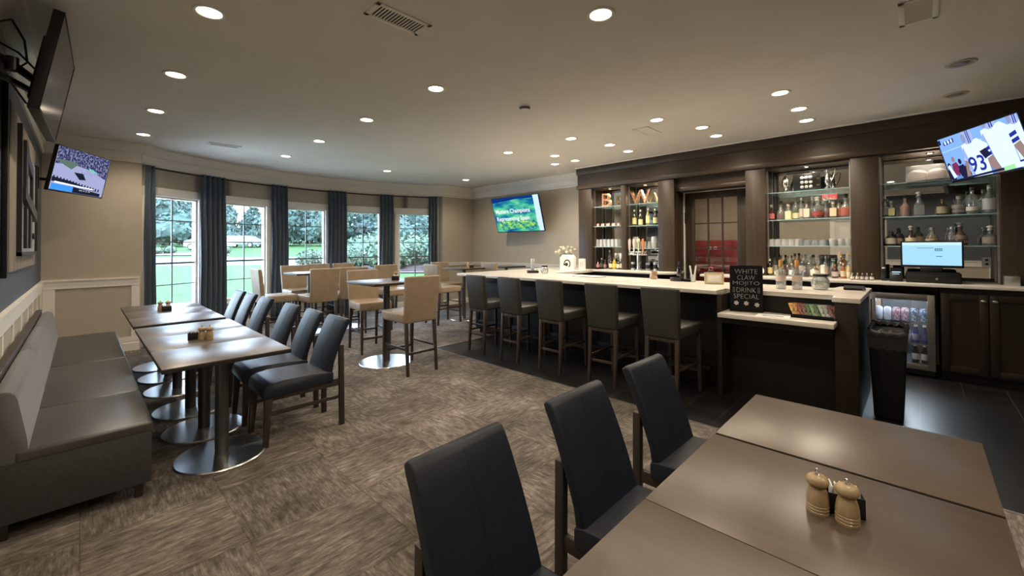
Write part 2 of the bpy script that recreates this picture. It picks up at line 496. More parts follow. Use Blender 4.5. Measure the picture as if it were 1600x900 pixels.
# bay wall with five window openings
WA = [-30.6, -17.3, -4.1, 9.4, 22.8]
HW = 4.5
def arcwall(bm, a0, a1, z0, z1, r0=BR, r1=BR + .13, n=None):
    n = n or max(1, int((a1 - a0) / 1.5))
    for i in range(n):
        p, q = a0 + (a1 - a0) * i / n, a0 + (a1 - a0) * (i + 1) / n
        A, B, C_, D = arc(p, r0), arc(q, r0), arc(q, r1), arc(p, r1)
        hexa(bm, [(*A, z0), (*B, z0), (*C_, z0), (*D, z0)], [(*A, z1), (*B, z1), (*C_, z1), (*D, z1)])
b = new()
arcwall(b, A0, A1, 0, .48); arcwall(b, A0, A1, 2.34, H)
edges = [A0] + [e for w in WA for e in (w - HW, w + HW)] + [A1]
for i in range(0, len(edges), 2): arcwall(b, edges[i], edges[i + 1], .48, 2.34)
bmesh.ops.remove_doubles(b, verts=b.verts[:], dist=0.0005)
struct('wall_bay', b, M_wall, 20)
b = new(); box(b, XA0 - .001, XA0 + .02, YS, arc(A0)[1] + .2, 0, H); struct('wall_bay_return', b, M_wall, 0)

b = new(); box(b, XL, XL + .05, 3.02, 3.20, 0, 2.76, .004); struct('trim_end_board', b, M_trim)
d = bpy.data.objects.new('door_2', None); COL.objects.link(d); d['kind'] = 'structure'; d.location = (XL, 0, 0)
b = new()
for a_ in ((.60, .71, 0, 2.24), (1.66, 1.77, 0, 2.24), (.60, 1.77, 2.13, 2.24)): box(b, 0, .035, *a_, .004)
obj('casing', b, M_trim, d)
b = new(); box(b, 0, .015, .71, 1.66, .01, 2.13)
for z0_, z1_ in ((.25, .95), (1.10, 1.98)):
    for y0_, y1_ in ((.82, 1.14), (1.23, 1.55)): box(b, .015, .022, y0_, y1_, z0_, z1_, .006)
obj('door_leaf', b, M_trim, d)
b = new(); cyl(b, .05, .78, .026, 1.0, 1.045); box(b, .015, .05, .77, .79, 1.01, 1.03); obj('door_knob', b, M_chrome, d)
# windows: casing, frame, muntins, panes
for n, a in enumerate(WA):
    w = bpy.data.objects.new('window_%d' % (n + 1), None); COL.objects.link(w)
    w.location = (*arc(a, BR * math.cos(R(HW)) + .012), 0); w.rotation_euler = (0, 0, -R(a)); w['kind'] = 'structure'
    b = new()
    for s in (-1, 1): box(b, *sorted((s * .50, s * .405)), -.045, .03, .44, 2.43, .005)
    box(b, -.52, .52, -.05, .03, 2.31, 2.44, .005)
    box(b, -.52, .52, -.075, .03, .45, .49, .006); box(b, -.50, .50, -.045, .03, .37, .455, .005)
    obj('casing', b, M_trim, w)
    b = new()
    for s in (-1, 1): box(b, *sorted((s * .41, s * .375)), .0, .075, .48, 2.32)
    box(b, -.41, .41, .0, .075, 2.28, 2.33); box(b, -.41, .41, .0, .075, .48, .555)
    obj('frame', b, M_trim, w)
    b = new()
    z0, z1 = .555, 2.28
    box(b, -.009, .009, .022, .044, z0, z1)
    for k in range(1, 5):
        z = z1 - (z1 - z0) * k / 5; hgt = .014 if k == 3 else .008
        box(b, -.375, .375, .020, .046, z - hgt, z + hgt)
    obj('muntin', b, mat('muntin_%d' % n, (0.10, 0.11, 0.12), 0.5) if n == 0 else bpy.data.materials['muntin_0'], w)
    b = new(); box(b, -.376, .376, .031, .035, z0, z1); obj('pane', b, M_pane, w, 0)

# crown, chair rail and baseboard
main_path = [(XL, YB), (XL, YS), (XA0, YS)] + bay[1:-1] + [(XA1, YR), (XT, YR), (XT, 4.9)]
CROWN = [(0, 2.755), (.018, 2.755), (.026, 2.775), (.018, 2.795), (.012, 2.80), (.012, 2.90), (.03, 2.905), (.045, 2.93), (.085, 2.965), (.115, 3.005), (.13, 3.01), (.13, H), (0, H)]
b = new(); sweep(b, main_path, CROWN); struct('trim_crown', b, M_trim, 30)
b = new(); sweep(b, [(XL, YB), (XL, YS), (XA0, YS)], [(0, 1.0), (.020, 1.0), (.020, 1.045), (.032, 1.05), (.032, 1.072), (0, 1.072)]); struct('trim_rail', b, M_trim, 0)
b = new(); sweep(b, [(XA1, YR), (XT, YR), (XT, 4.9)], [(0, 1.0), (.020, 1.0), (.020, 1.045), (.032, 1.05), (.032, 1.072), (0, 1.072)]); struct('trim_rail_right', b, M_trim, 0)
BASE = [(0, 0), (.018, 0), (.018, .11), (.008, .13), (0, .13)]
b = new(); sweep(b, [(XL, YB), (XL, YS), (XA0, YS)], BASE); struct('baseboard_left', b, M_trim, 0)
b = new(); sweep(b, bay, BASE); struct('baseboard_bay', b, M_trim, 0)
b = new(); sweep(b, [(XA1, YR), (XT, YR), (XT, 4.9)], BASE); struct('baseboard_right', b, M_trim, 0)
b = new()
y = YB + .3
box(b, XL, XL + .016, YB, .60, .93, 1.0); box(b, XL, XL + .016, 1.77, YS - .10, .93, 1.0); box(b, XL, XL + .014, YB, .60, .13, .20); box(b, XL, XL + .014, 1.77, YS, .13, .20)
while y < YS - .3:
    if not (.5 < y < 1.85): box(b, XL, XL + .012, y - .04, y + .04, .20, .93)
    y += .62
box(b, XL, XL + .018, YS - .10, YS, .20, 1.0)
struct('trim_wainscot_left', b, M_trim, 0)
b = new()
box(b, XL + .02, XL + .13, YS - .012, YS, .20, .95); box(b, XA0 - .09, XA0, YS - .012, YS, .20, .95)
box(b, XL + .02, XA0, YS - .014, YS, .13, .20); box(b, XL + .02, XA0, YS - .016, YS, .95, 1.0)
struct('trim_wainscot_far', b, M_trim, 0)

# ------------------------------------------------------------------ outside
def gz(D): return -.35 + .041 * max(0.0, D - 8)
def gp(D, L, dz=0.0): return (D * .7105 + L * .7037, D * .7037 - L * .7105, gz(D) + dz)
def strip(bm, D0, D1, L0, L1, dz=0.0, n=6, k=1.0):
    rows = []
    for i in range(n + 1):
        D = D0 + (D1 - D0) * i / n
        rows.append([bm.verts.new(gp(D, L * (D if k else 1), dz)) for L in [L0 + (L1 - L0) * j / 8 for j in range(9)]])
    for p, q in zip(rows, rows[1:]):
        for j in range(8): bm.faces.new((p[j], p[j + 1], q[j + 1], q[j]))
b = new(); strip(b, 8.3, 26.0, -1.6, .35, 0, 8); strip(b, 33.6, 120, -1.6, .35, 0, 10); struct('ground_lawn', b, M_grass, 0)
b = new(); strip(b, 26.0, 27.6, -1.6, .35, .0); struct('path_outside', b, M_conc, 0)
b = new(); strip(b, 27.6, 33.6, -1.6, .35, .0); struct('road_outside', b, M_road, 0)
b = new(); strip(b, 35.5, 40, -.90, -.655, .06); struct('ground_mulch_bed', b, M_mulch, 0)
b = new(); strip(b, 20.5, 26.0, -.545, .05, .05); struct('ground_mulch_border', b, M_mulch, 0)

def leaf_cloud(bm, blobs, n, s):
    """many small leaf faces scattered over ellipsoids, with a dark core inside"""
    for (cx_, cy_, cz_, rx, ry, rz) in blobs:
        t = bmesh.new(); bmesh.ops.create_icosphere(t, subdivisions=2, radius=1.0)
        for v in t.verts:
            k = .80 + random.uniform(-.08, .08)
            v.co = Vector((cx_ + v.co.x * rx * k, cy_ + v.co.y * ry * k, cz_ + v.co.z * rz * k))
        merge(bm, t)
        for i in range(n):
            d = Vector((random.gauss(0, 1), random.gauss(0, 1), random.gauss(0, 1))).normalized()
            q = random.uniform(.78, 1.06)
            p = Vector((cx_ + d.x * rx * q, cy_ + d.y * ry * q, cz_ + d.z * rz * q))
            u_ = Vector((random.gauss(0, 1), random.gauss(0, 1), random.gauss(0, 1))).normalized()
            w_ = u_.cross(d).normalized() if u_.cross(d).length > .01 else u_.orthogonal()
            ss = s * random.uniform(.6, 1.3)
            bm.faces.new([bm.verts.new(p + u_ * ss), bm.verts.new(p + w_ * ss * .6), bm.verts.new(p - u_ * ss), bm.verts.new(p - w_ * ss * .6)])

def tree_proto(name, label, blobs, n, s, trunk_h, trunk_r, m, cat='tree', group=None):
    t = thing(name, label, cat, group=group)
    b = new(); leaf_cloud(b, blobs, n, s); obj('foliage', b, m, t, 0)
    b = new(); tube(b, [(0, 0, -.3), (.1, 0, trunk_h * .5), (0, .1, trunk_h)], [trunk_r, trunk_r * .8, trunk_r * .5], 7); obj('trunk', b, M_bark, t)
    return t
def blobs_tree(h, w, n):
    out = []
    for i in range(n):
        f = i / (n - 1)
        rr = w * (1.0 - .72 * f) * random.uniform(.85, 1.1)
        out.append((random.uniform(-.3, .3) * rr, random.uniform(-.3, .3) * rr, h * (.18 + .72 * f), rr, rr, h * .17))
    return out
G_TREE = 'tall trees beyond the road'
tp = [tree_proto('pine_tree', 'tall dark green tree in the line beyond the road', blobs_tree(10.0, 3.0, 6), 420, .28, 4, .22, M_leafd, group=G_TREE),
      tree_proto('pine_tree', 'tall dark green tree in the line beyond the road', blobs_tree(8.6, 3.4, 6), 420, .30, 3, .22, M_leafd, group=G_TREE)]
spots = [(56, l) for l in (-.93, -.80, -.665, -.53, -.40, -.27, -.14)] + [(65, l) for l in (-.865, -.745, -.60, -.47, -.335, -.205)] + [(74, l) for l in (-.93, -.81, -.695, -.54, -.415, -.29, -.17)]
for i, (D, l) in enumerate(spots):
    src = tp[i % 2]
    o = src if i < 2 else dup(src)
    o.location = gp(D, l * D); o.rotation_euler = (0, 0, i * 1.7)
    k = random.uniform(.9, 1.25)
    if l in (-.665, -.60, -.695): k = .72
    o.scale = (k, k, k)
sp = tree_proto('shrub', 'rounded leafy shrub in the mulch border outside', [(0, 0, .65, .85, .85, .65), (.5, .3, .55, .6, .6, .5), (-.5, -.2, .6, .65, .65, .55)], 520, .085, .5, .05, M_leafl, 'shrub', 'leafy shrubs in the mulch border')
for i, (D, l, k) in enumerate([(23.6, -.455, .85), (22.6, -.385, 1.05), (25.2, -.40, 1.0), (22.4, -.27, 1.35), (25.4, -.33, 1.45), (22.4, -.145, 1.35), (25.4, -.205, 1.5), (25.4, -.085, 1.5), (22.4, -.02, 1.35)]):
    o = sp if i == 0 else dup(sp)
    o.location = gp(D, l * D); o.rotation_euler = (0, 0, i * 2.1); o.scale = (k, k, k)
fp = tree_proto('shrub', 'low shrub in the far mulch bed beside the parked cars', [(0, 0, .35, .6, .6, .38)], 260, .09, .2, .04, M_leafl, 'shrub', 'low shrubs beyond the road')
for i, (D, l) in enumerate([(38, -.835), (39, -.80), (38.5, -.70), (37.5, -.672)]):
    o = fp if i == 0 else dup(fp)
    o.location = gp(D, l * D); o.rotation_euler = (0, 0, i)
hb = tree_proto('groundcover_plant', 'low leafy plants growing right below the leftmost window', [(0, 0, .3, .5, .35, .33), (.7, 0, .28, .45, .3, .3)], 260, .05, .1, .02, M_leafl, 'plant')
hb.location = (1.05, 9.35, -.15); hb.rotation_euler = (0, 0, .5)

M_carw = mat('white_car_paint', (0.20, 0.205, 0.21), 0.3, coat=.5)
M_cargl = mat('car_glass', (0.05, 0.07, 0.09), 0.1, spec=.8)
M_tire = mat('tyre', (0.02, 0.02, 0.02), 0.8)
def car(name, label, prof, glass, wheels, loc, rz):
    t = thing(name, label, 'car', loc, rz)
    Mx = Matrix.Rotation(R(90), 4, 'X')
    b = new(); prism(b, prof, -.85, .85, M=Mx, bev=.06); obj('body', b, M_carw, t)
    b = new(); prism(b, glass, -.87, .87, M=Mx); obj('side_window', b, M_cargl, t)
    for wx in wheels:
        for sy in (-1, 1):
            b = new(); lathe(b, [(0, -.1), (.33, -.1), (.35, -.06), (.35, .06), (.33, .1), (0, .1)], (0, 0, 0), 20, M=Matrix.Translation((wx, sy * .80, .34)) @ Mx)
            lathe(b, [(0, -.112), (.2, -.112), (.2, .112), (0, .112)], (0, 0, 0), 12, 1, M=Matrix.Translation((wx, sy * .80, .34)) @ Mx)
            obj('wheel', b, [M_tire, M_steel], t)
car('sedan', 'white sedan parked beyond the road, seen through the leftmost window', [(-2.3, .35), (2.3, .35), (2.32, .75), (1.3, .95), (.7, 1.40), (-.8, 1.44), (-1.6, 1.05), (-2.25, .98)], [(1.1, .95), (.62, 1.33), (-.75, 1.36), (-1.35, 1.03)], (-1.45, 1.45), gp(46.5, -.748 * 46.5 + 2.0), R(-47))
car('estate_car', 'white long car parked beyond the road, seen through the second window', [(-2.4, .35), (2.4, .35), (2.42, .85), (1.7, 1.0), (1.1, 1.42), (-2.2, 1.45), (-2.4, 1.0)], [(1.45, 1.0), (1.0, 1.34), (-2.1, 1.37), (-2.2, 1.02)], (-1.5, 1.5), gp(52, -.625 * 52), R(-47))

# ------------------------------------------------------------------ bar wall joinery
XF = 6.92
ZC0 = 1.056
PIL = [(4.46, 4.76), (3.735, 3.835), (2.86, 3.14), (1.55, 1.80), (.33, .60), (-1.5, -.64)]
for k, (y0, y1) in enumerate(PIL):
    b = new(); box(b, XF, XT, y0, y1, 0, 2.62, .004); struct('trim_pilaster_%d' % (k + 1), b, M_dwood)
b = new()
box(b, XF - .01, XT, YB, 4.77, 2.66, H); box(b, XF - .03, XT, YB, 4.79, 2.60, 2.672, .006)
box(b, XF - .03, XT, YB, 4.79, 2.885, H - .001, .006)
struct('trim_beam', b, M_dwood_h)
b = new(); box(b, XF - .055, XF - .028, YB, 4.82, 3.008, H, .004); struct('trim_ceiling_strip', b, M_ceil)
b = new(); box(b, 7.02, XT, 1.80, 2.86, 2.44, 2.61); box(b, 7.0, XT, 1.80, 2.86, 2.39, 2.45, .004); struct('trim_door_head', b, M_dwood_h)
# closed wood panel at the far right
b = new(); box(b, XF, XT, YB, -1.5, ZC0, 2.62); struct('wall_right_panel', b, M_dwood, 0)
BAYS = [(3.835, 4.46), (3.14, 3.735), (.60, 1.55), (-.64, .33)]
bay_names = ['leftmost bay of the back bar', 'second bay of the back bar', 'bay right of the glazed door', 'bay behind the cash register']
for k, (y0, y1) in enumerate(BAYS):
    b = new(); box(b, XT - .06, XT - .002, y0, y1, 1.05, 2.60); box(b, XF + .03, XT, y0, y1, 2.575, 2.60)
    struct('trim_bay_back_%d' % (k + 1), b, M_dwood, 0)
    b = new(); box(b, XT - .072, XT - .061, y0 + .008, y1 - .008, 1.09, 2.56)
    solo('mirror', b, M_mirror, 'mirror behind the glass shelves in the ' + bay_names[k], 'mirror', smooth=0)
SHZ = {0: (2.235, 1.86, 1.47), 1: (2.235, 1.845, 1.44), 2: (2.235, 1.845, 1.475), 3: (2.235, 1.825, 1.47)}
ordn = ['top', 'middle', 'lowest']
for k, (y0, y1) in enumerate(BAYS):
    for j, z in enumerate(SHZ[k]):
        b = new()
        box(b, XF + .06, XT - .075, y0 + .004, y1 - .004, z - .010, z)
        box(b, XF + .055, XF + .061, y0 + .004, y1 - .004, z - .010, z, mi=1)
        solo('glass_shelf', b, [M_shelf, M_shedge], '%s glass shelf in the %s' % (ordn[j], bay_names[k]), 'shelf', smooth=0)
# metal shelf standards
for k, (y0, y1) in enumerate(BAYS):
    for yy, nm in ((y0 + .012, 'right'), (y1 - .012, 'left')):
        b = new(); box(b, XF + .10, XF + .112, yy - .009, yy + .009, 1.06, 2.575); box(b, XT - .13, XT - .118, yy - .009, yy + .009, 1.06, 2.575)
        solo('shelf_standard', b, M_steel, 'slim metal shelf standards on the %s side of the %s' % (nm, bay_names[k]), 'shelf bracket', smooth=0)

# glazed door between the bays
b = new()
box(b, 7.30, 7.34, 2.845, 2.865, 0, 2.40); box(b, 7.30, 7.34, 1.88, 2.865, 2.385, 2.402)
struct('trim_door_jamb', b, mat('bright_white_paint', (.85, .84, .80), .4), 0)
d = bpy.data.objects.new('door_1', None); COL.objects.link(d); d['kind'] = 'structure'; d.location = (7.33, 0, 0)
b = new()
box(b, 0, .045, 2.69, 2.835, 0, 2.38, .003); box(b, 0, .045, 1.885, 2.03, 0, 2.38, .003); box(b, 0, .045, 2.03, 2.69, 2.27, 2.38, .003); box(b, 0, .045, 2.03, 2.69, 0, .60, .003)
obj('door_frame', b, M_dwood, d)
b = new()
for k in range(1, 4): box(b, -.004, .03, 2.03, 2.69, 2.27 - .4175 * k - .010, 2.27 - .4175 * k + .010)
for k in (1, 2): box(b, -.004, .03, 2.03 + .22 * k - .010, 2.03 + .22 * k + .010, .60, 2.27)
obj('door_muntin', b, M_leg, d)
b = new(); box(b, .014, .018, 2.03, 2.69, .60, 2.27); obj('door_glass', b, M_pane, d, 0)
b = new(); box(b, -.012, 0, 2.76, 2.80, 1.95, 2.06); box(b, -.02, 0, 2.835, 2.86, 1.86, 2.06); obj('hinge', b, M_black, d)
b = new(); cyl(b, -.03, 1.95, .028, 1.0, 1.05); box(b, -.03, 0, 1.94, 1.96, 1.01, 1.03); obj('door_knob', b, M_bronze, d)
# the room behind it
b = new(); box(b, 9.4, 9.6, YB, 5.05, 0, H); struct('wall_back_room', b, M_wall, 0)
b = new(); box(b, XT + .2, 9.6, 4.4, 4.5, 0, H); box(b, XT + .2, 9.6, -.2, -.1, 0, H); struct('wall_back_room_side', b, M_wall, 0)
b = new(); box(b, XT + .2, 9.6, -.2, 4.5, H, H + .1); struct('ceiling_back_room', b, M_ceil, 0)
BACK_ROOM_FILL = (8.2, 2.6)
M_red = mat('red_enamel', (0.36, 0.030, 0.035), 0.35)
t = thing('drinks_cooler', 'red drinks cooler seen through the glazed door', 'cooler', (8.85, 2.80, 0))
b = new(); box(b, -.3, .3, -.36, .36, .05, 1.58, .02); obj('body', b, M_red, t)
b = new(); box(b, -.315, -.30, -.30, .30, .15, 1.30, .01); obj('door_panel', b, mat('dark_red', (.20, .02, .025), .3), t)
for yy in (-.05, .05):
    b = new(); box(b, -.318, -.30, yy - .028, yy + .028, 1.40, 1.46); obj('sticker', b, M_paper, t, 0)
b = new(); box(b, -.28, .28, -.34, .34, 0, .05); obj('base', b, M_black, t)

# ------------------------------------------------------------------ back bar cabinets, counters
ZC = 1.05
b = new()
prism(b, [(6.60, 4.24), (6.60, 2.98), (6.66, 2.86), (6.80, 2.80), (6.92, 2.78), (XT - .08, 2.86), (XT - .08, 4.24)], ZC - .035, ZC, bev=.004)
solo('back_counter', b, M_quartz, 'cream stone counter slab under the beer tap, left of the glazed door', 'counter', smooth=25)
b = new()
prism(b, [(6.60, YB), (6.60, 2.35), (6.915, 2.35), (6.915, 1.805), (XT - .08, 1.805), (XT - .08, YB)], ZC - .035, ZC, bev=.004)
solo('back_counter', b, M_quartz, 'long cream stone back counter running from the glazed door past the cash register', 'counter', smooth=25)

def shaker(bm, y0, y1, z0, z1, x=0.0, th=.02, rail=.065):
    box(bm, x - th * .45, x, y0, y1, z0, z1)
    for a_ in ((y0, y0 + rail, z0, z1), (y1 - rail, y1, z0, z1), (y0 + rail, y1 - rail, z0, z0 + rail), (y0 + rail, y1 - rail, z1 - rail, z1)):
        box(bm, x - th, x, a_[0], a_[1], a_[2], a_[3], .0025)
def knob_bm(x, y, z):
    b = new(); lathe(b, [(0, 0), (.006, 0), (.006, .016), (.015, .022), (.016, .030), (.008, .036), (0, .037)], seg=14, M=Matrix.Translation((x, y, z)) @ Matrix.Rotation(-PI / 2, 4, 'Y') @ Matrix.Diagonal((1, 1.35, 1, 1)))
    return b
def base_cab(label, y0, y1, doors, hinge_right):
    t = thing('base_cabinet', label, 'cabinet', (6.64, 0, 0))
    b = new(); box(b, 0, XT - 6.64 - .01, y0 + .002, y1 - .002, .09, ZC - .035); box(b, .06, .5, y0 + .002, y1 - .002, 0, .09)
    obj('body', b, M_barwood, t)
    w = (y1 - y0) / doors
    for k in range(doors):
        a, c = y0 + w * k + .004, y0 + w * (k + 1) - .004
        b = new(); shaker(b, a, c, .11, ZC - .10); dd = obj('door', b, M_cabwood, t)
        ky = (a + .035) if hinge_right[k] else (c - .035)
        obj('knob', knob_bm(-.02, ky, ZC - .16), M_chrome, dd)
    return t
base_cab('dark two-door base cabinet right of the drinks fridge', -.87, -.17, 2, (False, True))
base_cab('dark base cabinet at the right edge, under the back counter', -1.57, -.875, 2, (False, True))
base_cab('dark base cabinet left of the drinks fridge, mostly behind the bar', .46, 1.22, 2, (False, True))
base_cab('dark base cabinet under the back counter beside the glazed door', 1.225, 1.80, 1, (True,))
base_cab('dark base cabinet under the beer tap counter', 3.16, 3.72, 1, (True,))
base_cab('dark base cabinet under the leftmost bay of bottles', 3.73, 4.24, 1, (False,))
# under-counter fridge
FY0, FY1 = -.13, .42
t = thing('undercounter_fridge', 'lit glass-door drinks fridge under the back counter, full of cans and bottles', 'fridge', (6.63, 0, 0))
b = new(); box(b, .02, .60, FY0 + .005, FY0 + .03, .10, .92); box(b, .02, .60, FY1 - .03, FY1 - .005, .10, .92)
box(b, .02, .60, FY0, FY1, .10, .14); box(b, .02, .60, FY0, FY1, .885, .92); box(b, .57, .60, FY0, FY1, .10, .92)
box(b, .03, .6, FY0 + .01, FY1 - .01, .02, .10)
obj('cabinet', b, M_black, t)
b = new()
FR = mat('fridge_steel', (.30, .29, .28), .38, .9)
box(b, -.025, .018, FY0, FY0 + .062, .085, .925, .004); box(b, -.025, .018, FY1 - .062, FY1, .085, .925, .004)
box(b, -.025, .018, FY0 + .06, FY1 - .06, .085, .145, .003); box(b, -.025, .018, FY0 + .06, FY1 - .06, .855, .925, .003)
dr = obj('door', b, FR, t)
b = new(); box(b, -.004, 0, FY0 + .06, FY1 - .06, .145, .855); obj('glass', b, M_pane, dr, 0)
b = new(); tube(b, [(-.03, FY1 - .03, .86), (-.07, FY1 - .03, .85), (-.07, FY1 - .03, .40), (-.03, FY1 - .03, .39)], .011, 10); obj('handle', b, M_chrome, dr)
for z in (.36, .60):
    b = new()
    for k in range(9): box(b, .05 + k * .055, .054 + k * .055, FY0 + .035, FY1 - .035, z - .004, z)
    box(b, .045, .052, FY0 + .035, FY1 - .035, z - .012, z + .002)
    obj('wire_shelf', b, M_chrome, t)
b = new(); box(b, .12, .30, FY0 + .10, FY1 - .10, .874, .884); obj('light_strip', b, glow('cool_led', (.75, .88, 1.0), 12), t, 0)
b = new(); cyl(b, .1, FY0 + .04, .014, 0, .03, 10); cyl(b, .1, FY1 - .04, .014, 0, .03, 10); obj('foot', b, M_chrome, t)
ld = bpy.data.lights.new('fridge_light', 'AREA'); ld.energy = 3.2; ld.size = .4; ld.size_y = .1; ld.shape = 'RECTANGLE'; ld.color = (.72, .86, 1.0)
lo = bpy.data.objects.new('fridge_light', ld); COL.objects.link(lo); lo.location = (6.80, .145, .868); lo.rotation_euler = (0, 0, PI / 2)
lo.parent = t; lo.location = (.17, .145, .868)
_can_cols = [((.62, .66, .72), 'silver'), ((.60, .64, .70), 'silver'), ((.30, .12, .14), 'silver can with a red pattern'), ((.32, .15, .17), 'x'), ((.06, .09, .16), 'navy'), ((.10, .13, .22), 'navy')]
can_words = ['pale silver can at the left end of the top shelf in the drinks fridge', 'pale silver can, second from the left on the top shelf of the drinks fridge', 'white and red can, left of its twin on the top shelf of the drinks fridge', 'white and red can touching the navy cans on the top shelf of the fridge', 'navy can next to the red patterned one on the top shelf of the drinks fridge', 'navy can at the right end of the top shelf in the drinks fridge']
def can(label, y, z, col, x=6.72):
    t = thing('drink_can', label, 'can', (x, y, z), 0, 'cans in the drinks fridge')
    m = noisy('can_print', [(0.42, (.5, .55, .62)), (0.5, col)], ns=40, rough=.3, metal=.3)
    b = new(); lathe(b, [(0, 0), (.024, 0), (.032, .008), (.033, .012), (.033, .128), (.027, .142), (.027, .145), (0, .143)], seg=18); obj('can_body', b, m, t)
    b = new(); lathe(b, [(.022, .145), (.027, .1455), (.027, .149), (.023, .149)], seg=18); obj('rim', b, M_chrome, t)
for k in range(6): can(can_words[k], .335 - .074 * k, .604, _can_cols[k][0])
def fbottle(label, y, z, col, lab, x=6.72, h=.205):
    t = thing('drink_bottle', label, 'bottle', (x, y, z), 0, 'bottles in the drinks fridge')
    b = new(); lathe(b, [(0, 0), (.029, 0), (.031, .01), (.031, h * .60), (.013, h * .80), (.013, h * .93), (0, h * .93)], seg=16); obj('bottle_body', b, mat('bottle_plastic', col, .2), t)
    b = new(); lathe(b, [(.0315, h * .18), (.0318, h * .19), (.0318, h * .5), (.0315, h * .51)], seg=16); obj('bottle_label', b, mat('bottle_wrap', lab, .5), t)
    b = new(); lathe(b, [(0, h * .90), (.015, h * .90), (.015, h), (0, h)], seg=14); obj('cap', b, M_white, t)
fbottle('white labelled bottle on the middle shelf of the drinks fridge', .10, .364, (.45, .48, .50), (.75, .76, .78))
fbottle('blue bottle in the middle of the drinks fridge shelf, beside the white one', .025, .364, (.05, .07, .25), (.30, .34, .50))
fbottle('blue bottle on the middle shelf, against the right side of the drinks fridge', -.045, .364, (.05, .06, .20), (.10, .12, .30))
fbottle('dark beer bottle with a round white label at the bottom of the drinks fridge', .03, .142, (.02, .012, .008), (.62, .62, .60))
fbottle('dark beer bottle with a square white label in the bottom right of the drinks fridge', -.045, .142, (.02, .012, .008), (.66, .66, .64))
# clear jug handles that show above the bin at the fridge's left
# ------------------------------------------------------------------ the bar itself
ZB = 1.04
b = new()
prism(b, [(4.45, 5.52), (4.45, 1.43), (4.72, 1.43), (4.72, .53), (4.54, .53), (4.54, .34), (5.75, .34), (5.75, .60), (5.50, .62), (5.50, 4.28), (6.918, 4.28), (6.918, 4.80), (XT - .005, 4.80), (XT - .005, 5.52)], ZB - .04, ZB, bev=.005)
solo('bar_counter', b, M_quartz, 'cream stone bar counter that wraps around the dark bar', 'counter', smooth=25)
t = thing('serving_bar', 'dark espresso wood bar body under the cream stone counter', 'bar', (0, 0, 0))
b = new()
box(b, 4.80, 5.45, 1.46, 5.44, .10, ZB - .04); box(b, 4.86, 5.42, 1.46, 5.40, 0, .10)
box(b, 5.45, XT - .01, 4.36, 5.44, .0, ZB - .04)
box(b, 4.74, 5.45, .50, 1.46, 0, ZB - .04); box(b, 4.70, 5.70, .36, .505, 0, ZB - .04)
obj('body', b, M_barwood, t)
b = new()
n = 5
for k in range(n):
    y0 = 1.50 + (5.40 - 1.50) / n * k
    y1 = y0 + (5.40 - 1.50) / n
    for a_ in ((y0, y0 + .05, .14, .98), (y1 - .05, y1, .14, .98), (y0 + .05, y1 - .05, .14, .24), (y0 + .05, y1 - .05, .88, .98)):
        box(b, 4.785, 4.80, *a_, .002)
obj('front_panel', b, M_barwood, t)
b = new(); box(b, 4.475, 4.82, 1.39, 1.432, 0, ZB - .04, .003); obj('end_panel', b, M_cabwood, t)
b = new(); box(b, 4.56, 4.74, .36, .515, 0, ZB - .04, .004); obj('corner_post', b, M_cabwood, t)
b = new(); box(b, 4.42, 4.74, .515, 1.39, .735, .785); obj('apron', b, M_barwood, t)
b = new(); tube(b, [(4.62, 1.55, .20), (4.62, 5.40, .20)], .018, 12)
for y in (1.7, 2.6, 3.5, 4.4, 5.3): tube(b, [(4.62, y, .20), (4.80, y, .20)], .010, 8)
obj('foot_rail', b, M_bronze, t)
b = new(); box(b, 4.345, 4.738, .495, 1.388, .795, .835, .004)
solo('writing_ledge', b, M_quartz, 'low cream stone ledge at the end of the bar, under the chalkboard', 'ledge')

# ------------------------------------------------------------------ banquette
t = thing('banquette', 'long grey upholstered banquette along the left wall', 'bench', (0, 0, 0))
b = new(); box(b, -.34, .304, 3.304, 7.196, .09, .40, .008); obj('base', b, M_banqs, t)
b = new(); box(b, -.366, -.322, 3.30, 7.20, .09, .79, .004); obj('back_frame', b, M_leg, t)
for (y0, y1) in ((3.30, 4.10), (4.10, 5.42), (5.42, 7.20)):
    b = new(); box(b, -.24, .31, y0 + .001, y1 - .001, .385, .452, .020, 4); obj('seat_cushion', b, M_banq, t, 60)
prof = [(-.325, .38), (-.325, .72), (-.318, .745), (-.30, .762), (-.28, .768), (-.255, .762), (-.238, .745), (-.228, .71), (-.21, .60), (-.195, .50), (-.19, .44), (-.20, .38)]
for (y0, y1) in ((3.31, 4.60), (4.60, 5.90), (5.90, 7.19)):
    b = new(); prism(b, prof, -y1, -y0, M=Matrix.Rotation(PI / 2, 4, 'X'), bev=.006); obj('back_cushion', b, M_banqb, t, 50)
for y in (3.36, 4.6, 5.9, 7.14):
    b = new(); post(b, .25, y, .018, .25, y, .022, 0, .10); obj('leg', b, M_legd, t)
    b = new(); post(b, -.28, y, .018, -.28, y, .022, 0, .10); obj('leg', b, M_legd, t)

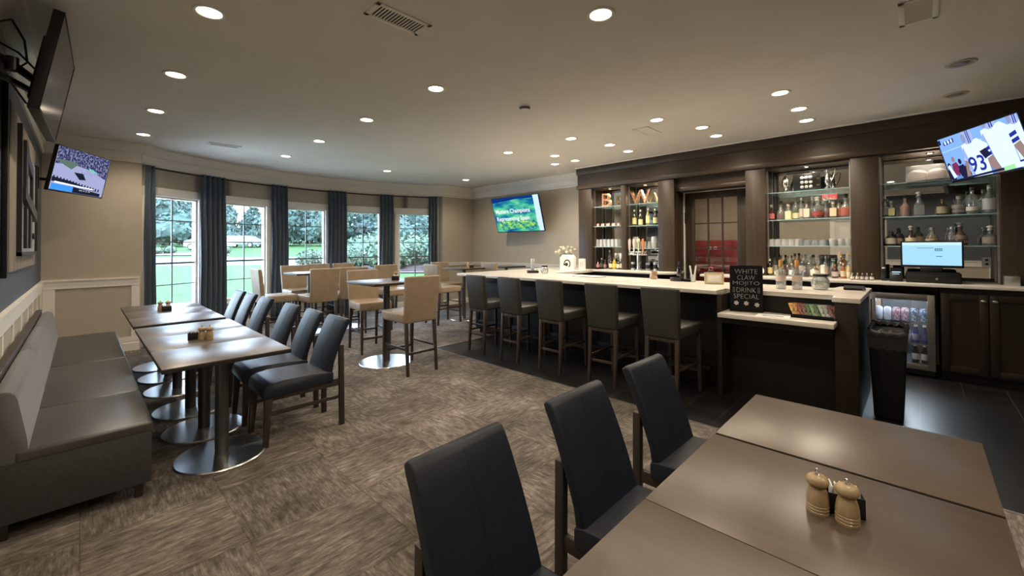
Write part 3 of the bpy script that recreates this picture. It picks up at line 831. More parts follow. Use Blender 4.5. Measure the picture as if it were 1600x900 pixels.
# ------------------------------------------------------------------ tables
def pedestal_table(name, label, cat, loc, w, d, h, br, group, rotz=0.0):
    t = thing(name, label, cat, loc, rotz, group)
    b = new(); box(b, -w / 2, w / 2, -d / 2, d / 2, h - .006, h, .0015); box(b, -w / 2, w / 2, -d / 2, d / 2, h - .030, h - .0061, .002, mi=1); obj('table_top', b, [M_top, M_edge], t)
    b = new(); cyl(b, 0, 0, .042, .012, h - .04, 28); obj('column', b, M_postm, t)
    b = new(); lathe(b, [(0, 0), (br, 0), (br + .002, .005), (br - .004, .012), (.05, .016), (0, .016)], seg=64); obj('base_plate', b, M_steel, t)
    b = new(); box(b, -.15, .15, -.15, .15, h - .045, h - .031); obj('mounting_plate', b, M_black, t)
    return t
G_LT = 'dining tables along the banquette'
tt = pedestal_table('dining_table', 'nearest banquette table, brown top reflecting the window light', 'table', (.72, 3.60, 0), .592, .745, .75, .28, G_LT, R(90))
for y, lb in ((4.218, 'second banquette table from the camera, with a pair of wooden mills'), (4.836, 'third banquette table from the camera, last of the nearer group of three'),
              (5.60, 'fourth banquette table from the camera, first after the gap'), (6.216, 'fifth banquette table from the camera, with the small condiment caddy'), (6.832, 'farthest banquette table, closest to the windows')):
    dup(tt, None, (.72, y, 0), R(90), lb, G_LT).scale = (1.035, 1, 1)
G_FT = 'dining tables in the foreground'
dup(tt, None, (2.081, .21, 0), 0, 'foreground table closest to the bar, the farthest of three pushed together', G_FT).scale = (1, 1, 1)
dup(tt, None, (1.473, .21, 0), 0, 'foreground table carrying the wooden salt and pepper mills', G_FT).scale = (1, 1, 1)
dup(tt, None, (.878, .21, 0), 0, 'nearest foreground table, only its corner in the picture', G_FT).scale = (1, 1, 1)
tt.scale = (1.035, 1, 1)
G_HT = 'high tables by the windows'
ht = pedestal_table('high_table', 'high square pedestal table with tan stools, nearest in the middle of the room', 'table', (2.80, 4.93, 0), .74, .74, 1.05, .34, G_HT)
def ht_copy(x, y, w, lb):
    o = dup(ht, None, (x, y, 0), 0, lb, G_HT); o.scale = (w / .74, w / .74, 1)
ht_copy(2.83, 7.62, .65, 'high table in front of the middle window, left one of the pushed-together pair')
ht_copy(3.49, 7.62, .65, 'high table in front of the middle window, right one of the pushed-together pair')
ht_copy(5.55, 6.65, .62, 'high table near the rightmost window with a small shaker on it')
ht_copy(6.64, 6.50, .62, 'high table against the television wall behind the bar end')

# ------------------------------------------------------------------ dining chairs
def dining_chair(label, group):
    t = thing('dining_chair', label, 'chair', group=group)
    b = new()
    # seat cushion, domed, rolled over the front
    prof = [(-.235, .378), (-.235, .455), (-.20, .468), (-.05, .474), (.15, .478), (.235, .470), (.275, .450), (.292, .415), (.292, .365), (.275, .352), (.20, .375)]
    prism(b, [(p[0], p[1]) for p in prof], -.205, .205, M=Matrix(((0, 0, 1, 0), (1, 0, 0, 0), (0, 1, 0, 0), (0, 0, 0, 1))), bev=.012)
    obj('seat', b, M_vinyl, t, 60)
    b = new()
    # leaning back pad
    pr = [(-.170, .42), (-.192, .50), (-.225, .60), (-.262, .70), (-.305, .80), (-.335, .86), (-.350, .878), (-.372, .882), (-.388, .868), (-.378, .84), (-.345, .78), (-.305, .69), (-.268, .60), (-.240, .52), (-.222, .42)]
    tb = bmesh.new()
    prism(tb, pr, -1, 1, M=Matrix(((0, 0, 1, 0), (1, 0, 0, 0), (0, 1, 0, 0), (0, 0, 0, 1))))
    for v in tb.verts:
        f = (v.co.z - .42) / .46
        v.co.x *= .203 - .012 * f
    bmesh.ops.bevel(tb, geom=[e for e in tb.edges if abs(e.verts[0].co.x - e.verts[1].co.x) < .02], offset=.012, segments=3, profile=.5, affect='EDGES', clamp_overlap=True)
    merge(b, tb)
    obj('backrest', b, M_vinyl, t, 60)
    b = new()
    for p, q in ((pr[4], pr[5]), (pr[3], pr[4]), (pr[2], pr[3]), (pr[1], pr[2])):
        tube(b, [(0, p[0] - .0002, p[1]), (0, q[0] - .0002, q[1])], .0014, 6)
    obj('seam', b, M_vinyl, t)
    for sx in (-1, 1):
        b = new(); hexa(b, [(sx * .186 - .016, -.330, 0), (sx * .186 + .016, -.330, 0), (sx * .186 + .016, -.288, 0), (sx * .186 - .016, -.288, 0)],
                        [(sx * .175 - .017, -.328, .668), (sx * .175 + .017, -.328, .668), (sx * .175 + .017, -.288, .668), (sx * .175 - .017, -.288, .668)], .004)
        obj('leg', b, M_legd, t)
        b = new(); hexa(b, [(sx * .188 - .016, .256, 0), (sx * .188 + .016, .256, 0), (sx * .188 + .016, .290, 0), (sx * .188 - .016, .290, 0)],
                        [(sx * .178 - .023, .222, .385), (sx * .178 + .023, .222, .385), (sx * .178 + .023, .280, .385), (sx * .178 - .023, .280, .385)], .004)
        obj('leg', b, M_legd, t)
    b = new()
    for sx in (-1, 1): box(b, sx * .178 - .013, sx * .178 + .013, -.295, .25, .335, .392, .003)
    box(b, -.17, .17, -.245, -.222, .36, .395, .003)
    obj('seat_frame', b, M_legd, t)
    for sx in (-1, 1):
        b = new(); box(b, sx * .182 - .009, sx * .182 + .009, -.30, .265, .225, .252, .003); obj('stretcher', b, M_legd, t)
    return t
G_LC = 'dining chairs facing the banquette'
ch = dining_chair('slate blue dining chair nearest the camera in the left row', G_LC)
ch.location = (1.245, 3.665, 0); ch.rotation_euler = (0, 0, R(90))
for y, lb, dr_ in ((4.21, 'slate blue dining chair, second from the camera in the left row', 88), (4.80, 'slate blue dining chair, third from the camera in the left row', 91),
              (5.68, 'slate blue dining chair, fourth from the camera in the left row', 92), (6.33, 'slate blue dining chair, fifth from the camera in the left row', 90), (6.89, 'slate blue dining chair at the window end of the left row', 91)):
    dup(ch, None, (1.245, y, 0), R(dr_), lb, G_LC)
G_FC = 'dining chairs at the foreground tables'
dup(ch, None, (.855, .685, 0), R(181), 'big slate blue dining chair at the bottom middle, closest to the camera', G_FC)
dup(ch, None, (1.49, .685, 0), R(180), 'slate blue dining chair in the middle of the three foreground chairs', G_FC)
dup(ch, None, (2.125, .690, 0), R(179), 'slate blue dining chair of the foreground three that stands nearest the bar', G_FC)

# ------------------------------------------------------------------ bar-height stools
def stool(label, group, mu, ml, top, w, name='counter_stool', rail=True):
    t = thing(name, label, 'stool', group=group)
    hw = w / 2
    b = new(); box(b, -hw, hw, -.24, .27, .60, .715, .022, 4); obj('seat', b, mu, t, 60)
    b = new()
    hexa(b, [(-hw * .94, -.275, .60), (hw * .94, -.275, .60), (hw * .94, -.205, .60), (-hw * .94, -.205, .60)],
         [(-hw * 1.04, -.325, top), (hw * 1.04, -.325, top), (hw * 1.04, -.265, top), (-hw * 1.04, -.265, top)], .020, 4)
    obj('backrest', b, mu, t, 60)
    k = hw - .035
    for sx in (-1, 1):
        b = new(); post(b, sx * (k + .005), -.285, .015, sx * k, -.245, .020, 0, .61, .003); obj('leg', b, ml, t)
        b = new(); post(b, sx * (k + .005), .255, .015, sx * k, .24, .021, 0, .61, .003); obj('leg', b, ml, t)
    for a_ in ((-k - .008, -k + .008, -.255, .245, .285, .310), (k - .008, k + .008, -.255, .245, .285, .310), (-k, k, .238, .258, .20, .232), (-k, k, -.272, -.252, .235, .262)):
        b = new(); box(b, *a_, .003); obj('stretcher', b, ml, t)
    if rail:
        b = new(); box(b, -k, k, -.262, -.235, .565, .60, .003); obj('seat_rail', b, ml, t)
    return t
G_TS = 'tan stools at the high tables'
st = stool('tan leather stool seen from behind at the nearest high table', G_TS, M_tan, M_leg, 1.148, .46, rail=False)
st.location = (2.84, 4.46, 0)
def st_copy(x, y, rz, lb): return dup(st, None, (x, y, 0), R(rz), lb, G_TS)
st_copy(2.96, 5.69, 172, 'tan leather stool facing the camera across the nearest high table')
st_copy(2.26, 7.54, -90, 'tan leather stool at the left end of the window tables, facing the bar')
st_copy(2.76, 7.10, 2, 'tan leather stool seen squarely from behind at the left window table')
st_copy(3.34, 7.13, -14, 'tan leather stool seen from behind, partly hidden at the right window table')
st_copy(2.86, 8.20, 180, 'tan leather stool facing the camera behind the left window table')
st_copy(3.42, 8.55, 176, 'tan leather stool farthest back, its top just showing before the middle window')
st_copy(3.95, 8.42, 184, 'tan leather stool facing the camera at the right back of the window tables')
st_copy(4.12, 6.98, 180, 'tan leather stool standing alone before the fourth window curtain')
st_copy(5.02, 6.64, -90, 'tan leather stool beside the rightmost window, turned toward the television wall')
st_copy(5.56, 7.20, 180, 'tan leather stool in the far corner behind the rightmost high tables')
st_copy(6.25, 6.33, -90, 'tan leather stool whose back just shows above the bar counter')
G_BS = 'dark stools along the bar'
bs = stool('charcoal bar stool at the far left end of the bar', G_BS, M_olive, M_leg, 1.085, .37, 'bar_stool')
bs.location = (4.21, 4.44, 0); bs.rotation_euler = (0, 0, R(-90))
for y, rz, lb in ((3.79, -91, 'charcoal bar stool, second from the far end of the bar'), (3.13, -90, 'charcoal bar stool in the middle of the five'), (2.43, -88, 'charcoal bar stool, second from the chalkboard'), (1.76, -92, 'charcoal bar stool closest to the chalkboard')):
    dup(bs, None, (4.21, y, 0), R(rz), lb, G_BS)

# ------------------------------------------------------------------ curtains and rod
b = new()
pts = [(*arc(A0 + .9 + (A1 - A0 - 1.6) * i / 48, BR - .12), 2.715) for i in range(49)]
t = thing('curtain_rod', 'long dark curved curtain rod above the five windows', 'curtain rod')
tube(b, pts, .013, 8); obj('rod', b, M_bronze, t)
CUR = [(-36.3, -34.8), (-26.6, -21.9), (-12.4, -8.9), (.4, 4.9), (13.3, 16.8), (26.2, 28.6)]
for a in [A0 + 1.3] + [(c[0] + c[1]) / 2 for c in CUR[1:5]] + [A1 - .9]:
    b = new()
    tube(b, [(*arc(a, BR - .12), 2.715), (*arc(a, BR - .003), 2.715)], .008, 8)
    lathe(b, [(0, 0), (.022, 0), (.022, .03), (0, .03)], (*arc(a, BR - .12), 2.70), 12)
    obj('bracket', b, M_bronze, t)
clab = ['slate blue curtain at the far left, in the corner of the bay', 'slate blue curtain between the first and second window', 'slate blue curtain between the second and third window', 'slate blue curtain between the third and fourth window', 'slate blue curtain between the fourth and fifth window', 'slate blue curtain at the right end of the bay']
for k, (a0, a1) in enumerate(CUR):
    wdt = (a1 - a0) * PI / 180 * (BR - .12)
    npl = max(2, int(round(wdt / .085)))
    nx = npl * 10
    b = new()
    rows = []
    for j in range(13):
        z = 2.745 - (2.745 - .02) * j / 12
        am = .026 + .016 * min(1, j / 5)
        row = []
        for i in range(nx + 1):
            f = i / nx
            ph = f * npl * 2 * PI + .5 * math.sin(j * .5 + k)
            rr = BR - .125 + am * math.sin(ph) + .006 * math.sin(2.3 * ph + j)
            spread = 1 + .05 * (j / 12)
            aa = (a0 + a1) / 2 + (a1 - a0) * (f - .5) * spread
            x, y = arc(aa, rr)
            if k == 0: x = max(x, XA0 + .025)
            row.append(b.verts.new((x, y, z)))
        rows.append(row)
    for p, q in zip(rows, rows[1:]):
        for i in range(nx): b.faces.new((p[i], p[i + 1], q[i + 1], q[i]))
    o = solo('curtain', b, M_curt, clab[k], 'curtain', 'slate blue curtains in the bay', smooth=60)
    sm = o.modifiers.new('thick', 'SOLIDIFY'); sm.thickness = .004; sm.offset = 0

# ------------------------------------------------------------------ ceiling lights
CANS_ON = [(2.41, 1.47), (2.41, 3.30), (2.41, 4.70), (2.41, 6.13), (2.41, 7.54), (.575, 3.25), (.575, 4.64), (.575, 6.03), (.575, 7.40),
           (4.35, 7.62), (6.25, 7.41), (4.92, 4.755), (4.92, 3.50), (4.94, 2.245), (4.96, .966), (5.67, 4.37), (5.66, 3.315), (5.69, 1.977), (5.70, .934),
           (6.25, 4.82), (6.26, 4.37), (6.26, 3.33), (6.27, 1.99), (6.30, .955),
           (.575, 1.85), (.575, .45), (2.41, 0.0), (2.41, -1.45), (.575, -1.0)]
def row_name(x, y):
    if y > 7 and x > 4: return 'recessed light before the %s windows, on its own' % ('third and fourth' if x < 5 else 'rightmost')
    r_ = 'row over the banquette tables' if x < 1 else 'row down the middle of the room' if x < 3 else 'row over the bar counter' if 4.8 < x < 5.2 else 'row behind the bar counter' if 5.5 < x < 5.9 else 'row close to the bar wall' if y < 5 else 'row by the windows'
    same = sorted([c[1] for c in CANS_ON if abs(c[0] - x) < .25 and (y < 5) == (c[1] < 5 or x < 3)] if x >= 3 else [c[1] for c in CANS_ON if abs(c[0] - x) < .25])
    k = same.index(y)
    o_ = ['nearest', 'second nearest', 'third nearest', 'fourth nearest', 'fifth nearest', 'sixth nearest', 'seventh nearest'][k]
    return o_ + ' recessed light in the ' + r_
M_glow = glow('lamp_lens', (1.0, .80, .56), CAN_GLOW)
can_trim_me = None
proto = None
for (x, y) in CANS_ON:
    if proto is None:
        t = thing('recessed_light', row_name(x, y), 'ceiling light', (x, y, H), 0, 'recessed ceiling lights')
        b = new(); lathe(b, [(.066, -.001), (.072, -.008), (.088, -.010), (.094, -.004), (.094, 0), (.066, 0)], seg=32); obj('trim_ring', b, M_trim, t)
        b = new(); lathe(b, [(0, -.003), (.067, -.003), (.067, -.0005), (0, -.0005)], seg=32); obj('lens', b, M_glow, t)
        ld = bpy.data.lights.new('can_light', 'SPOT'); ld.energy = CAN_POWER; ld.spot_size = R(150); ld.spot_blend = .7; ld.shadow_soft_size = .055; ld.color = (1.0, .835, .645)
        lo = bpy.data.objects.new('can_light', ld); COL.objects.link(lo); lo.parent = t; lo.location = (0, 0, -.03)
        proto = t
    else:
        dup(proto, None, (x, y, H), 0, row_name(x, y), 'recessed ceiling lights')
dup(proto, None, (*BACK_ROOM_FILL, H), 0, 'recessed light in the room behind the glazed door', 'recessed ceiling lights')  # this lamp and the next are unseen, added to brighten the back room
dup(proto, None, (8.2, 1.2, H), 0, 'second recessed light in the room behind the glazed door', 'recessed ceiling lights')
for (x, y, lb) in ((5.242, -.285, 'larger unlit recessed light at the upper right, its ring tilted'), (6.305, -.30, 'smaller unlit recessed light close to the bar beam at the upper right')):
    t = thing('recessed_light', lb, 'ceiling light', (x, y, H), 0, 'recessed ceiling lights')
    b = new(); lathe(b, [(.060, .0), (.070, -.010), (.090, -.012), (.096, -.004), (.096, 0)], seg=32); lathe(b, [(0, -.001), (.061, -.001)], seg=32); obj('trim_ring', b, mat('grey_trim', (.42, .39, .35), .4), t)
    b = new(); lathe(b, [(0, -.02), (.035, -.018), (.05, -.006), (.055, -.001), (0, -.001)], seg=24); obj('lens', b, mat('unlit_lens', (.25, .23, .21), .3), t)

def vent(x0, x1, y0, y1, label, along_y=True):
    t = thing('ceiling_vent', label, 'vent', ((x0 + x1) / 2, (y0 + y1) / 2, H))
    w, d = (x1 - x0) / 2, (y1 - y0) / 2
    b = new()
    for a_ in ((-w, -w + .03, -d, d), (w - .03, w, -d, d), (-w, w, -d, -d + .03), (-w, w, d - .03, d)): box(b, *a_, -.008, 0, .002)
    obj('vent_frame', b, M_trim, t)
    b = new(); box(b, -w + .03, w - .03, -d + .03, d - .03, -.0015, 0); obj('vent_back', b, M_matte, t)
    b = new()
    n = 16
    for k in range(n):
        xx = -w + .035 + (2 * w - .07) * k / (n - 1)
        hexa(b, [(xx - .003, -d + .03, -.002), (xx - .001, -d + .03, -.002), (xx - .001, d - .03, -.002), (xx - .003, d - .03, -.002)],
             [(xx + .003, -d + .03, -.0075), (xx + .005, -d + .03, -.0075), (xx + .005, d - .03, -.0075), (xx + .003, d - .03, -.0075)])
    obj('louvre', b, M_trim, t)
vent(1.29, 1.70, 2.37, 2.56, 'large ceiling vent at the top middle of the ceiling')
vent(1.29, 1.70, 7.27, 7.46, 'ceiling vent in front of the leftmost windows')
vent(5.09, 5.47, 7.43, 7.62, 'ceiling vent in front of the rightmost windows')
vent(5.12, 5.52, 2.45, 2.66, 'ceiling vent between the lights over the bar')
vent(3.66, 4.06, -.12, .07, 'ceiling vent cut by the top edge of the picture, at the upper right')
t = thing('smoke_detector', 'round smoke detector in the middle of the ceiling', 'smoke detector', (3.41, 3.04, H))
b = new(); lathe(b, [(0, -.05), (.03, -.05), (.05, -.04), (.062, -.015), (.062, 0), (0, 0)], seg=28); obj('housing', b, M_white, t)
b = new(); lathe(b, [(.0505, -.040), (.060, -.024), (.061, -.018), (.052, -.034)], seg=28); obj('sensor_slot', b, M_postm, t)

# ------------------------------------------------------------------ televisions
def frame_M(c, yaw, tilt):
    n = Vector((math.cos(yaw) * math.cos(tilt), math.sin(yaw) * math.cos(tilt), math.sin(tilt)))
    rt = Vector((0, 0, 1)).cross(n).normalized(); up = n.cross(rt)
    return Matrix(((rt.x, up.x, n.x, c[0]), (rt.y, up.y, n.y, c[1]), (rt.z, up.z, n.z, c[2]), (0, 0, 0, 1)))
def tv(label, c, yaw, tilt, W, Hh, screen, name='television', th=.035):
    t = thing(name, label, 'television'); t.matrix_world = frame_M(c, yaw, tilt)
    b = new()
    box(b, -W / 2, W / 2, -Hh / 2, Hh / 2, -th, -.003, .004); box(b, -W * .36, W * .36, -Hh * .36, Hh * .30, -th - .03, -th, .01)
    obj('casing', b, M_black, t)
    b = new()
    for a_ in ((-W / 2, -W / 2 + .010, -Hh / 2, Hh / 2), (W / 2 - .010, W / 2, -Hh / 2, Hh / 2), (-W / 2, W / 2, -Hh / 2, -Hh / 2 + .018), (-W / 2, W / 2, Hh / 2 - .010, Hh / 2)): box(b, *a_, -.004, .003, .0015)
    obj('bezel', b, M_black, t)
    b = new(); box(b, -W / 2 + .009, W / 2 - .009, -Hh / 2 + .017, Hh / 2 - .009, -.0035, 0)
    scr = obj('screen', b, screen, t, 0)
    return t, scr
def poly(parent, name, pts, z, m):
    """a flat patch of the picture on a screen"""
    b = new(); f = b.faces.new([b.verts.new((p[0], p[1], z)) for p in pts])
    bmesh.ops.triangulate(b, faces=[f])
    me = bpy.data.meshes.new(name); 
    b.to_mesh(me); b.free(); me.materials.append(m)
    o = bpy.data.objects.new(name, me); COL.objects.link(o); o.parent = parent
    return o
def ell(cx_, cy_, rx, ry, n=18, a0=0, a1=2 * PI, rot=0):
    out = []
    for i in range(n):
        a = a0 + (a1 - a0) * i / (n if abs(a1 - a0 - 2 * PI) < .01 else n - 1)
        x, y = rx * math.cos(a), ry * math.sin(a)
        out.append((cx_ + x * math.cos(rot) - y * math.sin(rot), cy_ + x * math.sin(rot) + y * math.cos(rot)))
    return out
class Pic:
    """a picture on a screen: flat coloured shapes, one mesh"""
    def __init__(s, clip=None): s.b = new(); s.m = []; s.z = .001; s.clip = clip
    def add(s, pts, m):
        if m not in s.m: s.m.append(m)
        s.z += .00025
        if s.clip:
            for ax, sg, lim in ((0, 1, s.clip[1]), (0, -1, -s.clip[0]), (1, 1, s.clip[3]), (1, -1, -s.clip[2])):
                out = []
                for i in range(len(pts)):
                    p, q = pts[i - 1], pts[i]
                    dp, dq = lim - sg * p[ax], lim - sg * q[ax]
                    if (dp >= 0) != (dq >= 0):
                        k = dp / (dp - dq); out.append((p[0] + (q[0] - p[0]) * k, p[1] + (q[1] - p[1]) * k))
                    if dq >= 0: out.append(q)
                pts = out
                if len(pts) < 3: return
        f = s.b.faces.new([s.b.verts.new((p[0], p[1], s.z)) for p in pts]); f.material_index = s.m.index(m)
    def txt(s, st_, size, x, y, m, align='CENTER', sx=1.0, bold=0.0):
        if m not in s.m: s.m.append(m)
        s.z += .00025
        join(s.b, text_bm(st_, size, Matrix.Translation((x, y, s.z)) @ Matrix.Diagonal((sx, 1, 1, 1)), 0.0, align, thin=-bold), s.m.index(m))
    def done(s, parent, name='picture'):
        me = bpy.data.meshes.new(name); s.b.to_mesh(me); s.b.free()
        for m in s.m: me.materials.append(m)
        o = bpy.data.objects.new(name, me); COL.objects.link(o); o.parent = parent
        return o
ES = 0.30
# A: basketball on the far left
tA, sA = tv('small lit television showing basketball, on the short wall left of the windows', (-.005, 7.163, 2.398), -.522, -.193, .90, .522, glow('court_floor', (.42, .45, .72), ES * .8))
P = Pic()
crowd = glow_noise('crowd', [(0.35, (.01, .012, .05)), (0.5, (.05, .06, .16)), (0.62, (.30, .28, .42)), (.7, (.04, .05, .12))], (1, 1, 1), 38, ES, 4)
gblack = glow('pic_black', (.012, .014, .03), ES); gwhite = glow('pic_white', (.85, .87, .95), ES); gblue = glow('pic_blue', (.05, .28, .80), ES)
P.add([(-.435, .05), (-.435, .25), (.435, .25), (.435, -.02), (.15, .06), (-.15, .08)], crowd)
P.add([(-.435, .10), (-.30, .05), (-.18, .02), (-.08, .10), (-.22, .115)], glow('pic_green', (.10, .16, .13), ES))
P.add([(-.13, -.005), (.02, .0), (.09, -.07), (-.02, -.08)], gblack)
P.add([(.10, .085), (.25, .055), (.25, .03), (.10, .06)], glow('pic_teal', (.15, .55, .45), ES))
P.add([(-.435, -.10), (-.435, -.15), (.38, -.19), (.10, -.155), (-.1, -.12)], gblack)
for i in range(16):
    x = -.41 + i * .05; P.add(ell(x, -.10 - i * .0045, .013, .02, 7), gblack)
for i in range(9):
    x = -.02 + i * .045; y = .0 - .02 * math.sin(i * 2.1); P.add([(x, y), (x + .006, y), (x + .008, y + .03), (x, y + .034)], glow('pic_player', (.20, .20, .42), ES) if i == 0 else P.m[-1])
P.add([(-.435, -.242), (-.435, -.175), (-.10, -.175), (-.10, -.242)], gblue)
P.add([(-.10, -.242), (-.10, -.175), (.38, -.205), (.38, -.242)], gblack)
P.add([(-.40, -.145), (-.40, -.165), (.24, -.175), (.24, -.16)], gwhite)
P.txt('FINAL   98   102   4TH', .020, .10, -.205, gwhite)
P.done(sA)
# B: big dark television, seen almost edge-on at the top left
tB, sB = tv('large switched-off television at the top left, seen almost edge-on', (-.118, 4.284, 2.646), -.029, -.166, 1.10, .638, M_screenoff, th=.05)
b = new()
box(b, -.34, .34, -.30, -.27, -.05, -.012, .004)
for k in range(12): box(b, -.30 + k * .05, -.27 + k * .05, -.31, -.299, -.045, -.015, .002)
obj('speaker_grille', b, M_black, tB)
# C: the golf slide on the wall behind the bar end
gold = glow_noise('golf_course_blur', [(0.30, (.005, .05, .22)), (0.42, (.01, .16, .30)), (0.52, (.05, .42, .30)), (0.62, (.16, .62, .28)), (0.72, (.10, .45, .60))], (1.0, 2.6, 1), 2.1, ES, 3)
tC, sC = tv('lit television with a golf caption on the tan wall left of the bar', (7.057, 6.556, 2.221), 3.157, -.289, 1.45, .841, gold)
P = Pic()
P.add([(-.715, .40), (-.715, .30), (-.3, .33), (.1, .36), (.55, .35), (.55, .41), (-.715, .41)], glow('deep_blue', (.004, .03, .20), ES))
grn = glow_noise('hedge_blur', [(0.36, (.01, .12, .30)), (0.5, (.10, .45, .16)), (0.64, (.42, .68, .08))], (1, 1.6, 1), 9, ES, 3)
P.add([(-.60, -.19)] + [(-.60 + .115 * i, -.15 + .03 * math.sin(i * 2.3)) for i in range(1, 11)] + [(.60, -.30), (.4, -.36), (-.1, -.33), (-.5, -.36), (-.66, -.28)], grn)
P.add([(.565, .41), (.715, .41), (.715, -.40), (.60, -.40), (.565, -.2)], glow('pale_blue_band', (.55, .72, .98), ES * 1.05))
P.txt('Masters Champions', .142, -.665, .085, gwhite, 'LEFT', .95, .0022)
P.txt('Representing Spain', .142, -.665, -.095, gwhite, 'LEFT', .95, .0022)
P.done(sC)
# D: football on the right
tD, sD = tv('lit television at the right edge showing football players in white', (6.146, -.453, 2.39), 2.044, -.266, 1.02, .50, glow('turf_light', (.22, .42, .88), ES))
P = Pic((-.500, .500, -.232, .240))
pw = glow('jersey_white', (.62, .76, 1.0), ES * 1.15); pn = glow('navy', (.02, .03, .30), ES); pb = glow('sky_blue_pants', (.10, .34, .85), ES); psk = glow('skin_tone', (.30, .20, .19), ES); pdk = glow('dark_kit', (.015, .015, .05), ES); psi = glow('helmet_silver', (.35, .45, .75), ES)
def Q(u, v): return (-.50 + u * 1.0, .24 - v * .47)      # u,v in 0..1 from the top left
def add(pts, m): P.add([Q(*p) for p in pts], m)
pgr = glow('face_mask', (.25, .30, .50), ES); pjs = glow('jersey_shadow', (.30, .42, .80), ES)
def player(u, v, k, num, lean=.0):
    """helmet, shoulders, striped sleeve, arm, number, belt and trousers, drawn with its neck at (u, v)"""
    def q(a, b): return (u + (a + lean * b) * k, v + b * 1.9 * k)
    add([q(-.085, .0), q(.06, -.02), q(.125, .04), q(.13, .13), (q(.085, .16)), q(.08, .30), q(-.075, .31), q(-.10, .12)], pw)
    add([q(-.10, .05), q(-.075, .02), q(-.05, .30), q(-.075, .31)], pjs)
    add([q(.085, .075), q(.132, .06), q(.135, .085), q(.085, .10)], pn); add([q(.085, .115), q(.135, .10), q(.136, .125), q(.085, .14)], pn)
    add([q(.085, .15), q(.135, .13), q(.165, .24), q(.20, .33), q(.165, .36), q(.12, .27)], psk)
    add([q(-.10, .12), q(-.075, .14), q(-.10, .26), q(-.13, .25)], psk)
    add([q(-.078, .295), q(.082, .285), q(.082, .31), q(-.078, .32)], pn)
    add([q(-.078, .32), q(.085, .31), q(.11, .50), q(.045, .52), q(.01, .40), q(-.02, .53), q(-.09, .53)], pb)
    add([q(.07, .315), q(.085, .31), q(.11, .50), (q(.092, .505))], pn)
    x, y = Q(*q(-.005, .175)); P.txt(num, .15 * k, x, y, pn, bold=.003)
    P.add(ell(*Q(*q(-.01, -.055)), .052 * k, .058 * k), psi)
    P.add(ell(*Q(*q(-.045, -.045)), .020 * k, .034 * k, 10), pgr)
    for o_ in (-.012, .004): P.add([Q(*q(o_, -.115)), Q(*q(o_ + .008, -.115)), Q(*q(o_ + .008, -.0)), Q(*q(o_, -.0))], pn)
P.add([Q(0, .70), Q(1, .62), Q(1, 1), Q(0, 1)], glow('field_lower', (.12, .26, .62), ES))
add([(0, .30), (1, .22), (1, .25), (0, .32)], glow('pale_line', (.42, .60, .95), ES))
for (u, v, s_) in ((.04, .64, .5), (.12, .52, .6), (.20, .60, .5)):
    P.add(ell(*Q(u, v), .022, .03), psk if s_ > .55 else pdk)
    add([(u - .04, v + .10), (u + .03, v + .07), (u + .06, v + .22), (u + .02, v + .40), (u - .04, v + .32)], glow('maroon_kit', (.20, .03, .10), ES) if s_ > .55 else pdk)
add([(.14, .80), (.28, .70), (.33, .92), (.18, .98)], pdk)
add([(.02, .66), (.05, .62), (.10, .92), (.05, .95)], pw)
player(.96, .16, 1.25, '', -.05)
player(.72, .10, 1.6, '', .05)
player(.43, .27, 1.45, '93', .02)
add([(.50, .50), (.58, .46), (.62, .60), (.54, .68)], pdk)
add([(0, .985), (.70, .93), (.70, .98), (0, 1.02)], pdk)
add([(.70, .92), (.82, .90), (.82, .99), (.70, 1.0)], glow('score_green', (.35, .75, .35), ES)); add([(.82, .90), (1.0, .88), (1.0, .98), (.82, .99)], pw)
add([(.09, .10), (.24, .06), (.24, .15), (.09, .18)], pn)
for i in range(3): P.add(ell(*Q(.12 + .045 * i, .125 - .008 * i), .014, .020, 10), pw)
add([(.02, .03), (.06, .025), (.06, .13), (.02, .14)], pdk)
P.done(sD)

def wall_bracket(label, pts, plate, r_=.018):
    t = thing('wall_mount', label, 'television mount')
    b = new(); box(b, *plate, .004); obj('wall_plate', b, M_black, t)
    b = new(); tube(b, pts, r_, 8)
    for p in pts[1:-1]: lathe(b, [(0, -.04), (.03, -.04), (.03, .04), (0, .04)], p, 12)
    obj('arm', b, M_black, t)
    return t
wall_bracket('black swing arm holding the basketball television to the left wall', [(-.375, 7.45, 2.33), (-.22, 7.42, 2.33), (-.06, 7.19, 2.37)], (-.379, -.36, 7.36, 7.54, 2.22, 2.46))
wb = wall_bracket('black swing arm and plates behind the large dark television', [(-.375, 3.73, 2.62), (-.30, 3.82, 2.60), (-.22, 4.20, 2.62)], (-.379, -.355, 3.66, 3.80, 2.45, 2.80), .024)
b = new(); tube(b, [(-.375, 3.73, 2.52), (-.30, 3.82, 2.50), (-.22, 4.20, 2.54)], .020, 8); obj('lower_arm', b, M_black, wb)
wall_bracket('black arm behind the golf television', [(7.415, 6.55, 2.22), (7.22, 6.55, 2.22), (7.11, 6.555, 2.23)], (7.39, 7.419, 6.35, 6.75, 2.08, 2.36))
wall_bracket('black arm reaching from the dark beam to the football television', [(6.92, -.70, 2.40), (6.50, -.85, 2.40), (6.18, -.53, 2.39)], (6.88, 6.919, -.85, -.55, 2.30, 2.50))
t = thing('tv_cable', 'loose black cables looping behind the large dark television', 'cable')
for pts in ([(-.36, 3.70, 2.78), (-.30, 3.80, 2.86), (-.26, 3.95, 2.80), (-.25, 4.0, 2.68), (-.30, 3.95, 2.60)], [(-.36, 3.75, 2.70), (-.28, 3.9, 2.70), (-.22, 4.05, 2.66), (-.19, 4.2, 2.72)], [(-.30, 3.6, 2.46), (-.25, 3.9, 2.40), (-.22, 4.2, 2.44)]):
    b = new(); tube(b, pts, .006, 6); obj('cable', b, M_black, t)
